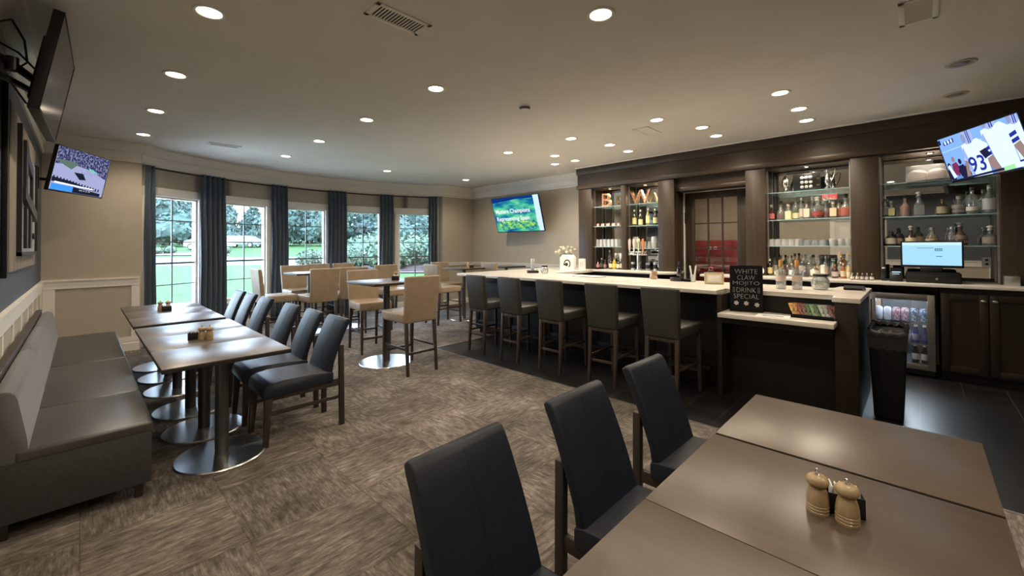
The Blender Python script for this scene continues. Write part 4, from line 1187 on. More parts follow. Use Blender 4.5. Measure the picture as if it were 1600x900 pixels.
b = new(); box(b, XL + .001, XL + .03, 4.30, 4.345, 1.30, 2.62, .004)
solo('cable_cover', b, M_black, 'black vertical cable cover on the slate wall under the dark television', 'cable cover')

# ------------------------------------------------------------------ wall art on the left wall
t = thing('wall_art', 'large framed wooden wall art with dark metal shapes on the slate wall', 'wall art')
M_board = noisy('weathered_board', [(0.3, (.20, .16, .12)), (0.55, (.32, .26, .20)), (0.8, (.40, .34, .27))], scale=(1, 14, .6), ns=3, rough=.8, space='World')
M_pale = mat('pale_panel', (.36, .35, .34), .6)
M_gmet = mat('dark_grey_metal', (.045, .045, .048), .45, .5)
x0 = XL + .002
b = new()
for k in range(9): box(b, x0, x0 + .022, 4.48 + k * .252, 4.48 + k * .252 + .248, 1.33, 2.54, .002)
obj('board', b, M_board, t)
b = new()
box(b, x0 + .022, x0 + .05, 4.92, 4.96, 1.44, 2.47); box(b, x0 + .022, x0 + .05, 6.50, 6.53, 1.44, 2.36); box(b, x0 + .022, x0 + .05, 4.92, 6.53, 1.44, 1.47)
obj('inner_frame', b, M_gmet, t)
b = new(); box(b, x0 + .022, x0 + .032, 4.96, 6.50, 1.47, 2.34); obj('inner_panel', b, M_pale, t, 0)
MX = Matrix(((0, 0, 1, x0 + .032), (1, 0, 0, 0), (0, 1, 0, 0), (0, 0, 0, 1)))
b = new()
prism(b, [(5.25, 1.95), (5.25, 2.40), (5.38, 2.40), (5.60, 2.30), (5.85, 2.28), (6.0, 2.24), (6.0, 1.92), (5.88, 1.92), (5.88, 2.16), (5.60, 2.20), (5.42, 2.24), (5.42, 1.95)], 0, .02, M=MX)
prism(b, [(5.05, 1.90), (5.05, 1.99), (6.25, 1.86), (6.25, 1.76)], .0, .03, M=MX)
obj('metal_arch', b, M_gmet, t, 0)
for pp in ([(5.32, 1.50), (5.32, 1.84), (5.45, 1.83), (5.45, 1.50)], [(5.68, 1.50), (5.68, 1.80), (5.84, 1.79), (5.84, 1.50)]):
    b = new(); prism(b, pp, 0, .02, M=MX); obj('metal_bar', b, M_gmet, t, 0)
b = new(); prism(b, ell(6.22, 1.62, .04, .03, 14), 0, .015, M=MX); obj('round_stud', b, M_gmet, t)

# exit sign over the room, seen only in the bar mirror
t = thing('exit_sign', 'red exit sign hanging from the ceiling', 'exit sign', (.10, 1.72, 2.81))
b = new(); box(b, -.02, .02, -.16, .16, -.10, .10, .006); box(b, -.008, .008, -.01, .01, .10, .22); obj('housing', b, M_white, t)
b = text_bm('EXIT', .17, Matrix(((0, 0, 1, .021), (1, 0, 0, 0), (0, 1, 0, 0), (0, 0, 0, 1))), .002, font_space=1.05)
obj('lettering', b, glow('exit_red', (1.0, .03, .03), 1.0), t, 0)

# ------------------------------------------------------------------ bottles and glasses on the back bar
_mc = {}
def cm(kind, col):
    key = (kind, tuple(round(c, 3) for c in col))
    if key not in _mc:
        if kind == 'liq': _mc[key] = mat('liquor', col, .12, spec=.8, coat=.4)
        elif kind == 'lab': _mc[key] = mat('label_paper', col, .55)
        elif kind == 'cap': _mc[key] = mat('cap', col, .35)
        elif kind == 'glass': _mc[key] = pane_mat('tinted_glass', col, .14, (.8, .85, .85), .14)
    return _mc[key]
PROF = {
 'round': [(0, 0), (.92, 0), (1, .02), (1, .56), (.86, .64), (.40, .72), (.32, .76), (.30, .93), (.36, .94), (.36, .96), (0, .96)],
 'wine': [(0, 0), (.95, 0), (1, .01), (1, .55), (.85, .63), (.42, .72), (.36, .78), (.36, .95), (.40, .96), (.40, .98), (0, .98)],
 'squat': [(0, 0), (.9, 0), (1, .03), (1.0, .40), (.92, .52), (.45, .64), (.33, .70), (.30, .86), (.40, .87), (.40, .90), (0, .90)],
 'tall': [(0, 0), (.95, 0), (1, .01), (.96, .60), (.75, .68), (.36, .74), (.33, .93), (.38, .94), (.38, .96), (0, .96)],
 'jug': [(0, 0), (.85, 0), (1, .05), (1.02, .30), (.85, .48), (.50, .60), (.34, .68), (.34, .85), (.42, .86), (.42, .90), (0, .90)],
 'decanter': [(0, 0), (.70, 0), (.75, .04), (1, .36), (1, .44), (.50, .54), (.36, .58), (.36, .72), (.46, .74), (.46, .76), (0, .76)],
}
def bottle(label, x, y, z, h, r, kind='round', body=('liq', (.25, .07, .02)), lab=(.70, .62, .42), cap=(.03, .03, .03), fill=None, sq=False, ls=(.12, .48), stopper=False, pourer=False, group=None, cat='bottle'):
    t = thing('bottle', label, cat, (x, y, z), 0 if not sq else PI / 4, group)
    seg = 18 if not sq else 4
    k = 1.0 if not sq else 1.32
    pf = PROF[kind]
    b = new()
    if sq:
        # square body, round neck
        body_top = [p for p in pf if p[0] > .5][-1][1]
        tb = bmesh.new(); box(tb, -r * .95, r * .95, -r * .72, r * .72, 0, body_top * h, r * .16, 3); bmesh.ops.rotate(tb, matrix=Matrix.Rotation(-PI / 4, 3, 'Z'), verts=tb.verts[:]); merge(b, tb)
        lathe(b, [(0, body_top * h - .002), (r * .6, body_top * h - .002)] + [(p[0] * r, p[1] * h) for p in pf if p[1] > body_top], seg=16)
    else:
        lathe(b, [(p[0] * r, p[1] * h) for p in pf], seg=seg)
    obj('bottle_glass', b, cm(*body), t, 40)
    if fill:
        b = new()
        top = fill[1]
        if sq:
            tb = bmesh.new(); box(tb, -r * .85, r * .85, -r * .62, r * .62, .006, top * h, r * .1, 2); bmesh.ops.rotate(tb, matrix=Matrix.Rotation(-PI / 4, 3, 'Z'), verts=tb.verts[:]); merge(b, tb)
        else:
            lathe(b, [(0, .006), (r * .86, .006)] + [(p[0] * r * .88, p[1] * h) for p in pf if .02 < p[1] < top] + [(r * .3, top * h), (0, top * h)], seg=16)
        obj('liquor', b, cm('liq', fill[0]), t, 40)
    if lab:
        b = new()
        if sq:
            tb = bmesh.new(); box(tb, -r * .97, r * .80, -r * .74, r * .60, ls[0] * h, ls[1] * h, .001, 1); bmesh.ops.rotate(tb, matrix=Matrix.Rotation(-PI / 4, 3, 'Z'), verts=tb.verts[:]); merge(b, tb)
        else:
            lathe(b, [(r * 1.008, ls[0] * h), (r * 1.015, ls[0] * h), (r * 1.015, ls[1] * h), (r * 1.008, ls[1] * h)], seg=18)
        obj('bottle_label', b, cm('lab', lab), t, 40)
    nr = [p for p in pf if p[1] > .8 * pf[-1][1]][0][0] * r
    hz = pf[-1][1] * h
    b = new()
    if stopper: lathe(b, [(0, hz - .004), (nr * 1.1, hz - .004), (nr * 1.1, hz + .012), (nr * .7, hz + .016), (nr * 1.5, hz + .03), (nr * 1.5, hz + .042), (0, hz + .055)], seg=14)
    elif pourer: lathe(b, [(0, hz - .01), (nr * 1.25, hz - .01), (nr * 1.25, hz + .006), (nr * .5, hz + .010), (nr * .35, hz + .045), (0, hz + .046)], seg=12)
    else: lathe(b, [(nr * 1.02, hz - h * .10), (nr * 1.16, hz - h * .10), (nr * 1.16, hz + .006), (0, hz + .007)], seg=14)
    obj('cap', b, cm('cap', cap), t)
    return t
CL = ('glass', (.93, .95, .94)); GR = ('glass', (.35, .55, .30)); AMB = ('glass', (.85, .55, .30))
Z2 = 1.847
M2 = 'middle shelf right of the door'
R_ = (.16, .035, .025)
bottle('short dark red bottle at the left end, ' + M2, 7.10, 1.51, Z2, .20, .042, 'squat', ('liq', (.09, .012, .015)), (.55, .15, .14), (.5, .5, .5), stopper=True)
bottle('red bottle with a clear neck, second from the left, ' + M2, 7.10, 1.395, Z2, .25, .050, 'jug', CL, None, (.02, .02, .02), fill=((.24, .045, .025), .42), stopper=True)
bottle('square bottle with a broad cream label and pale cork, ' + M2, 7.08, 1.30, Z2, .24, .052, 'squat', CL, (.78, .70, .42), (.72, .55, .48), sq=True, ls=(.02, .50))
bottle('green bottle with a round yellow label over cream, ' + M2, 7.10, 1.215, Z2, .30, .044, 'round', GR, (.76, .70, .42), (.12, .16, .10), fill=((.20, .22, .05), .5), ls=(.05, .30))
bottle('tall clear bottle right of the green one, ' + M2, 7.12, 1.155, Z2, .31, .036, 'tall', CL, (.60, .56, .46), (.55, .52, .48))
bottle('square bottle with a tall cream label printed in black, ' + M2, 7.08, 1.085, Z2, .27, .050, 'squat', AMB, (.76, .68, .54), (.05, .04, .04), sq=True, ls=(.08, .52))
bottle('clear rounded bottle standing behind the cream labelled one, ' + M2, 7.20, 1.04, Z2, .30, .042, 'jug', CL, None, (.6, .6, .62), stopper=True)
bottle('ornate glass decanter of dark red liquor, ' + M2, 7.08, .965, Z2, .33, .062, 'decanter', CL, (.40, .06, .04), (.80, .78, .70), fill=((.20, .030, .018), .40), stopper=True, ls=(.12, .26))
bottle('slim reddish bottle right behind the decanter, ' + M2, 7.16, .885, Z2, .27, .040, 'jug', CL, None, (.8, .8, .78), fill=((.22, .045, .025), .38), stopper=True)
bottle('amber bottle with a cream label and pale wax top, ' + M2, 7.08, .795, Z2, .235, .052, 'squat', AMB, (.78, .66, .42), (.75, .68, .55), sq=True, ls=(.10, .55))
bottle('black-capped amber bottle behind the cream labelled one, ' + M2, 7.18, .745, Z2, .26, .046, 'squat', AMB, (.55, .25, .14), (.03, .05, .05))
bottle('stout reddish bottle with black stopper, right end, ' + M2, 7.08, .665, Z2, .29, .058, 'squat', CL, (.42, .12, .08), (.03, .03, .03), fill=((.20, .05, .03), .29), stopper=True, ls=(.08, .44))
# trophies and plaque on the top shelf
ZT = 2.237
SIL = mat('polished_silver', (.72, .70, .66), .16, 1.0)
t = thing('trophy_cup', 'silver lidded cup at the left end of the top shelf, beside the black plaque', 'trophy', (7.08, 1.33, ZT))
b = new(); lathe(b, [(0, 0), (.040, 0), (.040, .016), (.020, .03), (.012, .05), (.022, .065), (.042, .10), (.046, .14), (.036, .175), (.03, .19), (.036, .20), (.018, .225), (.008, .24), (.012, .25), (0, .262)], seg=24); obj('cup', b, SIL, t)
for s_ in (-1, 1):
    b = new(); tube(b, [(0, s_ * .042, .16), (0, s_ * .07, .165), (0, s_ * .072, .12), (0, s_ * .04, .09)], .004, 6); obj('handle', b, SIL, t)
t = thing('trophy_jug', 'silver jug with a long curved handle on the top shelf right of the plaque', 'trophy', (7.08, .85, ZT))
b = new(); lathe(b, [(0, 0), (.034, 0), (.034, .014), (.014, .03), (.014, .05), (.030, .075), (.036, .11), (.026, .16), (.018, .20), (.017, .235), (.024, .265), (.010, .27), (.006, .29), (.010, .296), (0, .302)], seg=24); obj('jug_body', b, SIL, t)
b = new(); tube(b, [(0, -.018, .245), (0, -.06, .285), (0, -.085, .27), (0, -.075, .20), (0, -.055, .14), (0, -.034, .10)], .005, 6); obj('handle', b, SIL, t)
b = new(); tube(b, [(0, .015, .23), (0, .032, .262), (0, .045, .272)], [.009, .007, .004], 8); obj('spout', b, SIL, t)
t = thing('ball_plaque', 'black display plaque holding nine white golf balls on the top shelf', 'plaque', (7.10, 1.085, ZT + .006))
t.rotation_euler = (0, R(-6), 0)
b = new(); box(b, 0, .03, -.155, .155, 0, .235, .004); box(b, .03, .06, -.03, .03, 0, .12); obj('board', b, M_black, t)
t_plq = t
for i in range(3):
    for j in range(3):
        b = new(); bmesh.ops.create_uvsphere(b, u_segments=16, v_segments=10, radius=.0215, matrix=Matrix.Translation((-.012, .050 - i * .05, .055 + j * .062)))
        o = obj('golf_ball', b, M_white, t)
b = new(); box(b, -.002, 0, -.145, -.115, .06, .075); box(b, -.002, 0, -.145, -.115, .15, .165); obj('name_plate', b, mat('brass', (.45, .33, .14), .35, 1.0), t, 0)

# glasses: upside down tumblers, mixing glasses, cups
def tumbler(name, label, h, r0, r1, m, group, inv=True, cat='glass'):
    t = thing(name, label, cat, group=group)
    pf = [(r1, 0), (r0, h), (0, h), (0, h - .008), (r0 - .004, h - .008), (r1 - .002, 0)] if inv else [(0, 0), (r0, 0), (r1, h), (r1 - .002, h), (r0 - .003, .008), (0, .008)]
    b = new(); lathe(b, pf, seg=16); obj('glass_wall', b, m, t)
    return t
def grow(proto_fn, first_label, others, spots_, group):
    pass
M_glassw = pane_mat('frosty_glass', (.90, .92, .92), .20, (.92, .92, .90), .42)
Z3 = 1.477
G1 = 'upside-down tumblers on the lowest shelf right of the glazed door'
tu = tumbler('tumbler', 'clear tumbler upside down among the row on the left of the lowest shelf, right of the glazed door', .095, .030, .038, M_glassw, G1)
ORD = ['first', 'second', 'third', 'fourth', 'fifth', 'sixth', 'seventh', 'eighth']
ROW = ['front', 'back']
for row, xx in enumerate((7.03, 7.14)):
    for k in range(5):
        lb = 'upside-down tumbler, %s from the left, %s row, lowest shelf right of the door' % (ORD[k], ROW[row])
        if (row, k) == (0, 0): tu.location = (xx, 1.50, Z3); tu['label'] = lb; continue
        dup(tu, None, (xx, 1.50 - .080 * k, Z3), 0, lb, G1)
G2 = 'short rocks glasses on the lowest shelf right of the glazed door'
tu2 = tumbler('rocks_glass', 'short thick rocks glass in the cluster at the middle of the lowest shelf, right of the glazed door', .080, .034, .040, M_clear, G2)
for row, xx in enumerate((7.03, 7.14)):
    for k in range(4):
        lb = 'short rocks glass, %s from the left, %s row, lowest shelf right of the door' % (ORD[k], ROW[row])
        if (row, k) == (0, 0): tu2.location = (xx, 1.165, Z3); tu2['label'] = lb; continue
        dup(tu2, None, (xx, 1.165 - .086 * k, Z3), 0, lb, G2)
def mug(label, group):
    t = thing('glass_mug', label, 'mug', group=group)
    b = new(); lathe(b, [(0, 0), (.030, 0), (.038, .02), (.040, .09), (.037, .09), (.034, .02), (0, .012)], seg=16); obj('mug_body', b, M_glassw, t)
    b = new(); tube(b, [(0, -.037, .075), (0, -.062, .07), (0, -.062, .035), (0, -.037, .022)], .005, 6); obj('handle', b, M_glassw, t)
    return t
G3 = 'glass mugs at the right end of the lowest shelf'
mg = mug('clear glass mug at the right end of the lowest shelf, right of the glazed door', G3)
for k, (xx, yy) in enumerate(((7.03, .80), (7.03, .71), (7.03, .635), (7.15, .80), (7.15, .70))):
    lb = 'clear glass mug, %s of the %s row, at the right end of the lowest shelf' % (('left', 'middle', 'right', 'left', 'right')[k], ROW[k // 3])
    if k == 0: mg.location = (xx, yy, Z3); mg['label'] = lb
    else: dup(mg, None, (xx, yy, Z3), 0, lb, G3)

# crowd of bottles on the back counter, right of the door
MC = 'right of the door'
ZK = ZC + .001
amb = (.20, .06, .02); dk = (.02, .012, .01)
spec = [
 (7.20, 1.50, .30, .036, 'round', CL, (.62, .60, .50), (.03, .03, .03), (amb, .5), 'clear black-capped bottle at the left of the counter back row'),
 (7.20, 1.42, .29, .036, 'round', GR, (.72, .68, .50), (.02, .05, .03), None, 'green bottle with a pale label in the counter back row'),
 (7.20, 1.34, .30, .038, 'squat', CL, None, (.75, .35, .12), (amb, .5), 'amber bottle with an orange top in the counter back row'),
 (7.20, 1.25, .32, .036, 'tall', AMB, (.20, .10, .07), (.02, .02, .02), (amb, .6), 'tall brown bottle with a dark label, counter back row'),
 (7.20, 1.17, .30, .037, 'round', CL, (.70, .66, .58), (.65, .62, .58), None, 'clear bottle with a white label, counter back row'),
 (7.20, 1.08, .32, .052, 'jug', CL, None, (.55, .57, .55), None, 'wide clear jug bottle, middle of the counter back row'),
 (7.20, .98, .30, .040, 'squat', CL, (.72, .60, .34), (.70, .62, .45), (amb, .45), 'tan labelled bottle beside the wide clear jug bottle'),
 (7.20, .90, .29, .036, 'round', CL, (.74, .48, .42), (.70, .40, .38), None, 'bottle with a pink label, counter back row'),
 (7.20, .82, .27, .050, 'jug', GR, None, (.55, .55, .50), None, 'greenish rounded bottle, counter back row'),
 (7.20, .73, .31, .040, 'round', AMB, (.45, .40, .36), (.75, .73, .66), (dk, .5), 'brown bottle with grey label and pale cap, counter back row'),
 (7.20, .645, .31, .042, 'round', CL, (.76, .58, .22), (.75, .73, .66), (amb, .35), 'bottle with a yellow arched label, right end of the counter'),
 (6.99, 1.515, .24, .033, 'tall', ('liq', dk), (.74, .64, .34), (.80, .76, .58), None, 'black bottle with yellow label and cream cap on the counter'),
 (6.99, 1.435, .13, .030, 'squat', CL, (.76, .74, .50), (.60, .60, .55), None, 'small squat bottle with pale yellow label on the counter'),
 (7.02, 1.345, .17, .036, 'squat', ('liq', (.05, .02, .015)), (.16, .12, .10), (.1, .08, .07), None, 'short dark bottle low in the front row on the counter'),
 (7.0, 1.255, .18, .033, 'round', CL, (.80, .80, .78), (.70, .70, .70), None, 'small white labelled bottle on the counter front row'),
 (6.99, 1.10, .14, .040, 'squat', ('liq', (.09, .085, .08)), None, (.72, .62, .50), None, 'squat grey bottle in the counter front row'),
 (7.02, 1.00, .20, .050, 'squat', AMB, (.80, .76, .64), (.10, .05, .03), (amb, .5), 'wide amber bottle with a big white label on the counter'),
 (6.98, .775, .175, .036, 'round', ('liq', (.06, .018, .015)), (.66, .56, .54), (.45, .12, .10), None, 'small dark bottle with pinkish label in the counter front row'),
 (6.98, .69, .20, .028, 'round', ('liq', (.42, .12, .05)), (.72, .60, .42), (.78, .70, .45), None, 'slim orange bottle in the counter front row'),
 (6.98, .635, .17, .026, 'round', ('liq', (.62, .50, .24)), (.76, .70, .52), (.80, .74, .50), None, 'slim yellow bottle in the counter front row'),
]
for (x, y, h, r_, kd, bd, lb_, cp, fl, txt) in spec:
    bottle(txt.rstrip(',') + ' ' + MC, x, y, ZK, h, r_, kd, bd, lb_, cp, fill=fl)
# white stacked paper cups
G4 = 'stacks of white cups on the back counter'
t = thing('cup_stack', 'stack of white ribbed paper cups on the back counter, behind the lime jar', 'cups', (6.90, .885, ZK))
b = new(); lathe(b, [(0, 0), (.026, 0)] + [q for k in range(9) for q in ((.030 + .0003 * k, .05 + .013 * k), (.034, .055 + .013 * k), (.030, .060 + .013 * k))] + [(0, .175)], seg=20); obj('cups', b, M_white, t)
# short row of small dropper bottles
G5 = 'small bitters bottles in a row on the back counter'
mini = [('small white bitters bottle, first in the row of small ones', .585, (.70, .66, .55)), ('small bitters bottle with a cream label, second in the row of small ones', .535, (.74, .66, .48)),
        ('small bitters bottle with a grey label in the middle of the row of small ones', .488, (.52, .48, .48)), ('small bitters bottle with a green-grey label, fourth in the row of small ones', .445, (.50, .50, .46)), ('small bitters bottle at the right end of the row by the pilaster', .40, (.66, .62, .54))]
for lb, y, c_ in mini: bottle(lb, 6.80, y, ZK, .085, .020, 'squat', ('liq', (.10, .07, .05)), c_, (.75, .72, .62), group=G5)

# register bay bottles
M3 = 'middle shelf above the register'
Z4 = 1.828
bottle('tall clear bottle at the left end, ' + M3, 7.10, .285, Z4, .27, .036, 'tall', CL, (.50, .50, .50), (.60, .60, .60))
bottle('clear bottle with a yellow and white label, ' + M3, 7.08, .225, Z4, .215, .044, 'squat', CL, (.62, .60, .28), (.70, .70, .66), sq=True, ls=(.08, .50))
bottle('pinkish frosted bottle with a black stopper, ' + M3, 7.10, .10, Z4, .245, .050, 'squat', ('liq', (.30, .22, .20)), (.36, .16, .15), (.02, .02, .02), ls=(.38, .52), stopper=True)
bottle('broad silver-grey bottle with a white neck label, ' + M3, 7.08, -.02, Z4, .27, .062, 'squat', ('glass', (.70, .74, .76)), (.20, .21, .22), (.60, .60, .60), sq=True, ls=(.04, .45), stopper=True)
bottle('small dark bottle with olive label beside the silver one, ' + M3, 7.08, -.215, Z4, .20, .050, 'squat', ('liq', (.05, .035, .02)), (.36, .33, .20), (.14, .12, .06), ls=(.10, .50))
bottle('wide pale frosted bottle left of the black-capped one, ' + M3, 7.10, -.345, Z4, .23, .058, 'jug', ('glass', (.80, .78, .74)), (.30, .28, .26), (.5, .5, .5))
bottle('tall clear bottle with a white band label, ' + M3, 7.08, -.445, Z4, .31, .050, 'round', CL, (.78, .77, .74), (.03, .03, .03), ls=(.12, .26))
bottle('tall grey-white frosted bottle at the right end, ' + M3, 7.08, -.575, Z4, .34, .056, 'squat', ('glass', (.78, .80, .82)), (.50, .52, .53), (.55, .56, .58))
M4 = 'lowest shelf above the register'
Z5 = 1.473
bottle('dark bottle with a wide white label at the left, ' + M4, 7.08, .235, Z5, .19, .052, 'squat', ('liq', (.035, .03, .025)), (.72, .66, .52), (.30, .28, .24), ls=(.12, .50))
bottle('bottle with a faded pink label behind the leftmost one, ' + M4, 7.18, .165, Z5, .22, .044, 'round', ('liq', (.05, .03, .025)), (.55, .42, .36), (.04, .04, .04), ls=(.10, .42))
bottle('dark bottle with a bright cream label, third from the left, ' + M4, 7.08, .055, Z5, .21, .050, 'squat', ('liq', (.05, .03, .02)), (.78, .68, .48), (.70, .66, .60), ls=(.08, .45), stopper=True)
bottle('brown bottle half hidden beside the bright cream labelled one, ' + M4, 7.18, -.01, Z5, .23, .044, 'round', ('liq', (.06, .035, .02)), (.50, .42, .30), (.03, .03, .03))
bottle('rounded bottle with an orange medallion label, ' + M4, 7.08, -.125, Z5, .23, .056, 'jug', ('glass', (.72, .66, .42)), (.66, .46, .20), (.30, .30, .18), fill=((.30, .20, .08), .4), ls=(.08, .34))
bottle('brown ribbed bottle with a round stopper, ' + M4, 7.10, -.35, Z5, .24, .060, 'jug', ('liq', (.14, .095, .08)), (.34, .24, .20), (.40, .38, .36), stopper=True)
bottle('slim clear bottle left of the brown ribbed one, ' + M4, 7.06, -.28, Z5, .22, .030, 'tall', CL, None, (.75, .73, .70))
bottle('squat clear decanter with a tall stopper at the right end, ' + M4, 7.10, -.575, Z5, .19, .060, 'squat', ('glass', (.75, .74, .72)), (.30, .26, .22), (.80, .78, .75), stopper=True)
t = thing('display_case', 'display box with two pale pink balls on the top shelf behind the right television', 'display case', (7.06, -.10, 2.237))
b = new(); box(b, -.10, .14, -.19, .19, 0, .012, .003); box(b, .13, .14, -.19, .19, 0, .18); obj('case_base', b, M_chrome, t)
for nm, yy in (('f', .09), ('g', -.08)):
    b = new(); bmesh.ops.create_uvsphere(b, u_segments=20, v_segments=12, radius=.062, matrix=Matrix.Translation((.0, yy, .082)) @ Matrix.Diagonal((1, 1.38, 1, 1)))
    obj('football', b, mat('pale_pink_ball', (.66, .52, .47), .29), t)
b = new(); box(b, -.105, -.101, -.19, .19, .012, .18); box(b, -.105, .14, -.19, .19, .18, .184); obj('case_glass', b, M_clear, t, 0)

# first bay: letters, cups, glasses, bottles
M_cork = noisy('wine_corks', [(0.35, (.20, .06, .035)), (0.5, (.52, .22, .12)), (0.62, (.75, .55, .38)), (0.7, (.10, .035, .02))], ns=55, rough=.8, detail=2)
M_lframe = mat('letter_frame', (.62, .44, .20), .5)
def letter(s_, label, x, y, z, h, mirror_rim=True):
    t = thing('cork_letter', label, 'letter decoration', (x, y, z))
    Mx = Matrix(((0, 0, -1, 0), (-1, 0, 0, 0), (0, 1, 0, 0), (0, 0, 0, 1)))
    tb = text_bm(s_, h / .70, None, .028)
    zs = [v.co.y for v in tb.verts]; y0 = min(zs); k = h / (max(zs) - y0); xs = [v.co.x for v in tb.verts]; xc = (min(xs) + max(xs)) / 2
    for v in tb.verts: v.co.x = (v.co.x - xc) * k * 1.05; v.co.y = (v.co.y - y0) * k
    b = tb.copy()
    for v in b.verts: v.co.z = v.co.z * .7 + .006
    bmesh.ops.transform(b, matrix=Mx, verts=b.verts[:]); obj('cork_fill', b, M_cork, t, 0)
    for v in tb.verts: v.co.z -= .012
    bmesh.ops.transform(tb, matrix=Mx, verts=tb.verts[:]); obj('letter_back', tb, M_lframe, t, 0)
letter('B', 'letter B filled with wine corks on the top shelf of the leftmost bay', 7.08, 4.22, 2.237, .25)
letter('W', 'letter W filled with wine corks on the top shelf of the second bay', 7.08, 3.53, 2.237, .25)
G6 = 'small pink and white tasting cups on the middle shelf of the leftmost bay'
tu3 = tumbler('tasting_cup', 'small red and white striped cup in the row on the middle shelf of the leftmost bay', .055, .022, .027, noisy('pink_stripes', [(0.45, (.78, .70, .66)), (0.52, (.62, .20, .16))], ns=30, rough=.4), G6, cat='cup')
for k in range(8):
    p_ = (7.05 + .06 * (k % 2), 4.40 - .058 * k, 1.862)
    lb = '%s red and white cup from the left, middle shelf of the leftmost bay' % ORD[k]
    if k == 0: tu3.location = p_; tu3['label'] = lb
    else: dup(tu3, None, p_, 0, lb, G6)
G7 = 'wine glasses lying in rows on the lowest shelf of the leftmost bay'
tu4 = tumbler('cooler_glass', 'tall clear glass upside down on the lowest shelf of the leftmost bay', .14, .028, .036, M_glassw, G7)
n = 0
for row, xx in enumerate((7.03, 7.14)):
    for k in range(6):
        p_ = (xx, 4.395 - .083 * k, 1.472)
        lb = 'tall clear glass, %s from the left, %s row, lowest shelf, leftmost bay' % (ORD[k], ROW[row])
        if n == 0: tu4.location = p_; tu4['label'] = lb
        else: dup(tu4, None, p_, 0, lb, G7)
        n += 1
M5 = 'in the leftmost bay'
b1 = [(7.04, 4.40, .17, .034, 'squat', ('liq', (.08, .02, .02)), (.66, .34, .32), (.06, .03, .03), 'small dark bottle with a pink label, far left on the counter'),
      (7.04, 4.32, .20, .034, 'round', ('liq', dk), (.10, .09, .09), (.55, .54, .52), 'black bottle with a silver top, second on the counter'),
      (7.04, 4.245, .17, .034, 'round', ('liq', (.05, .025, .025)), (.30, .16, .14), (.08, .05, .04), 'short brown bottle, third on the counter'),
      (7.02, 4.11, .21, .036, 'round', ('liq', (.06, .03, .03)), (.80, .66, .42), (.16, .10, .22), 'bottle with an orange-cream label and purple cap on the counter'),
      (7.02, 4.035, .22, .036, 'round', ('liq', (.60, .38, .05)), (.82, .62, .18), (.10, .10, .10), 'bright yellow bottle standing on the counter'),
      (7.02, 3.955, .20, .036, 'round', ('liq', (.05, .04, .03)), (.80, .68, .56), (.20, .30, .20), 'dark bottle with a peach label on the counter'),
      (7.02, 3.88, .22, .032, 'round', ('liq', (.05, .04, .03)), (.80, .64, .48), (.35, .50, .36), 'bottle with a green top at the right end of the counter')]
for (x, y, h, r_, kd, bd, lb_, cp, txt) in b1: bottle(txt + ' ' + M5, x, y, ZK if y < 4.28 else ZB + .011, h, r_, kd, bd, lb_, cp)
bottle('tall clear bottle with black dotted bands behind the dark ones ' + M5, 7.20, 4.24, ZK, .36, .036, 'tall', CL, (.20, .20, .22), (.85, .85, .85))
# second bay: wine bottles, jugs, tap
for k, (y, tx) in enumerate(((3.655, 'leftmost of the four wine bottles'), (3.535, 'second of the four wine bottles'), (3.395, 'third of the four wine bottles, the tallest'), (3.265, 'rightmost of the four wine bottles'))):
    bottle(tx + ' with pale yellow labels above the beer taps', 7.08, y, 1.847, (.295, .285, .305, .285)[k], .038, 'wine', ('liq', (.035, .045, .015) if k != 2 else (.30, .28, .10)), (.78, .74, .36), (.85, .82, .70), ls=((.10, .50), (.04, .40), (.14, .56), (.12, .46))[k], group='wine bottles over the beer taps')
G8 = 'glass pitchers on the lowest shelf above the beer taps'
def pitcher(label, loc, rz):
    t = thing('glass_pitcher', label, 'pitcher', loc, rz)
    b = new(); lathe(b, [(0, 0), (.045, 0), (.052, .02), (.058, .15), (.050, .19), (.054, .205), (.051, .205), (.046, .19), (.053, .15), (.047, .02), (0, .012)], seg=20); obj('jug_body', b, M_glassw, t)
    b = new(); tube(b, [(0, -.055, .17), (0, -.10, .165), (0, -.105, .09), (0, -.054, .05)], .008, 7); obj('handle', b, M_glassw, t)
pitcher('glass pitcher at the right end of the lowest shelf above the beer taps', (7.10, 3.29, 1.442), .4)
pitcher('glass pitcher at the left end of the lowest shelf above the beer taps', (7.10, 3.64, 1.442), PI - .4)
G9 = 'pint glasses on the lowest shelf above the beer taps'
tu5 = tumbler('pint_glass', 'pint glass in the row behind the beer tap handles', .12, .030, .040, M_glassw, G9)
for k in range(4):
    p_ = (7.22, 3.62 - .09 * k, 1.442)
    lb = '%s pint glass from the left behind the beer tap handles' % ORD[k]
    if k == 0: tu5.location = p_; tu5['label'] = lb
    else: dup(tu5, None, p_, 0, lb, G9)
t = thing('beer_tap', 'chrome four-tap beer tower with tall handles on the back counter', 'beer tap', (6.92, 3.50, ZC))
b = new(); lathe(b, [(0, 0), (.05, 0), (.05, .012), (.034, .018), (.034, .30), (0, .30)], seg=24); obj('tower', b, M_chrome, t)
b = new(); box(b, -.04, .04, -.17, .17, .27, .34, .018, 3); obj('tap_head', b, M_chrome, t)
hc = [((.62, .52, .46), 'ivory tap handle'), ((.66, .58, .50), 'ivory tap handle'), ((.60, .64, .34), 'green-topped tap handle'), ((.68, .20, .06), 'orange tap handle')]
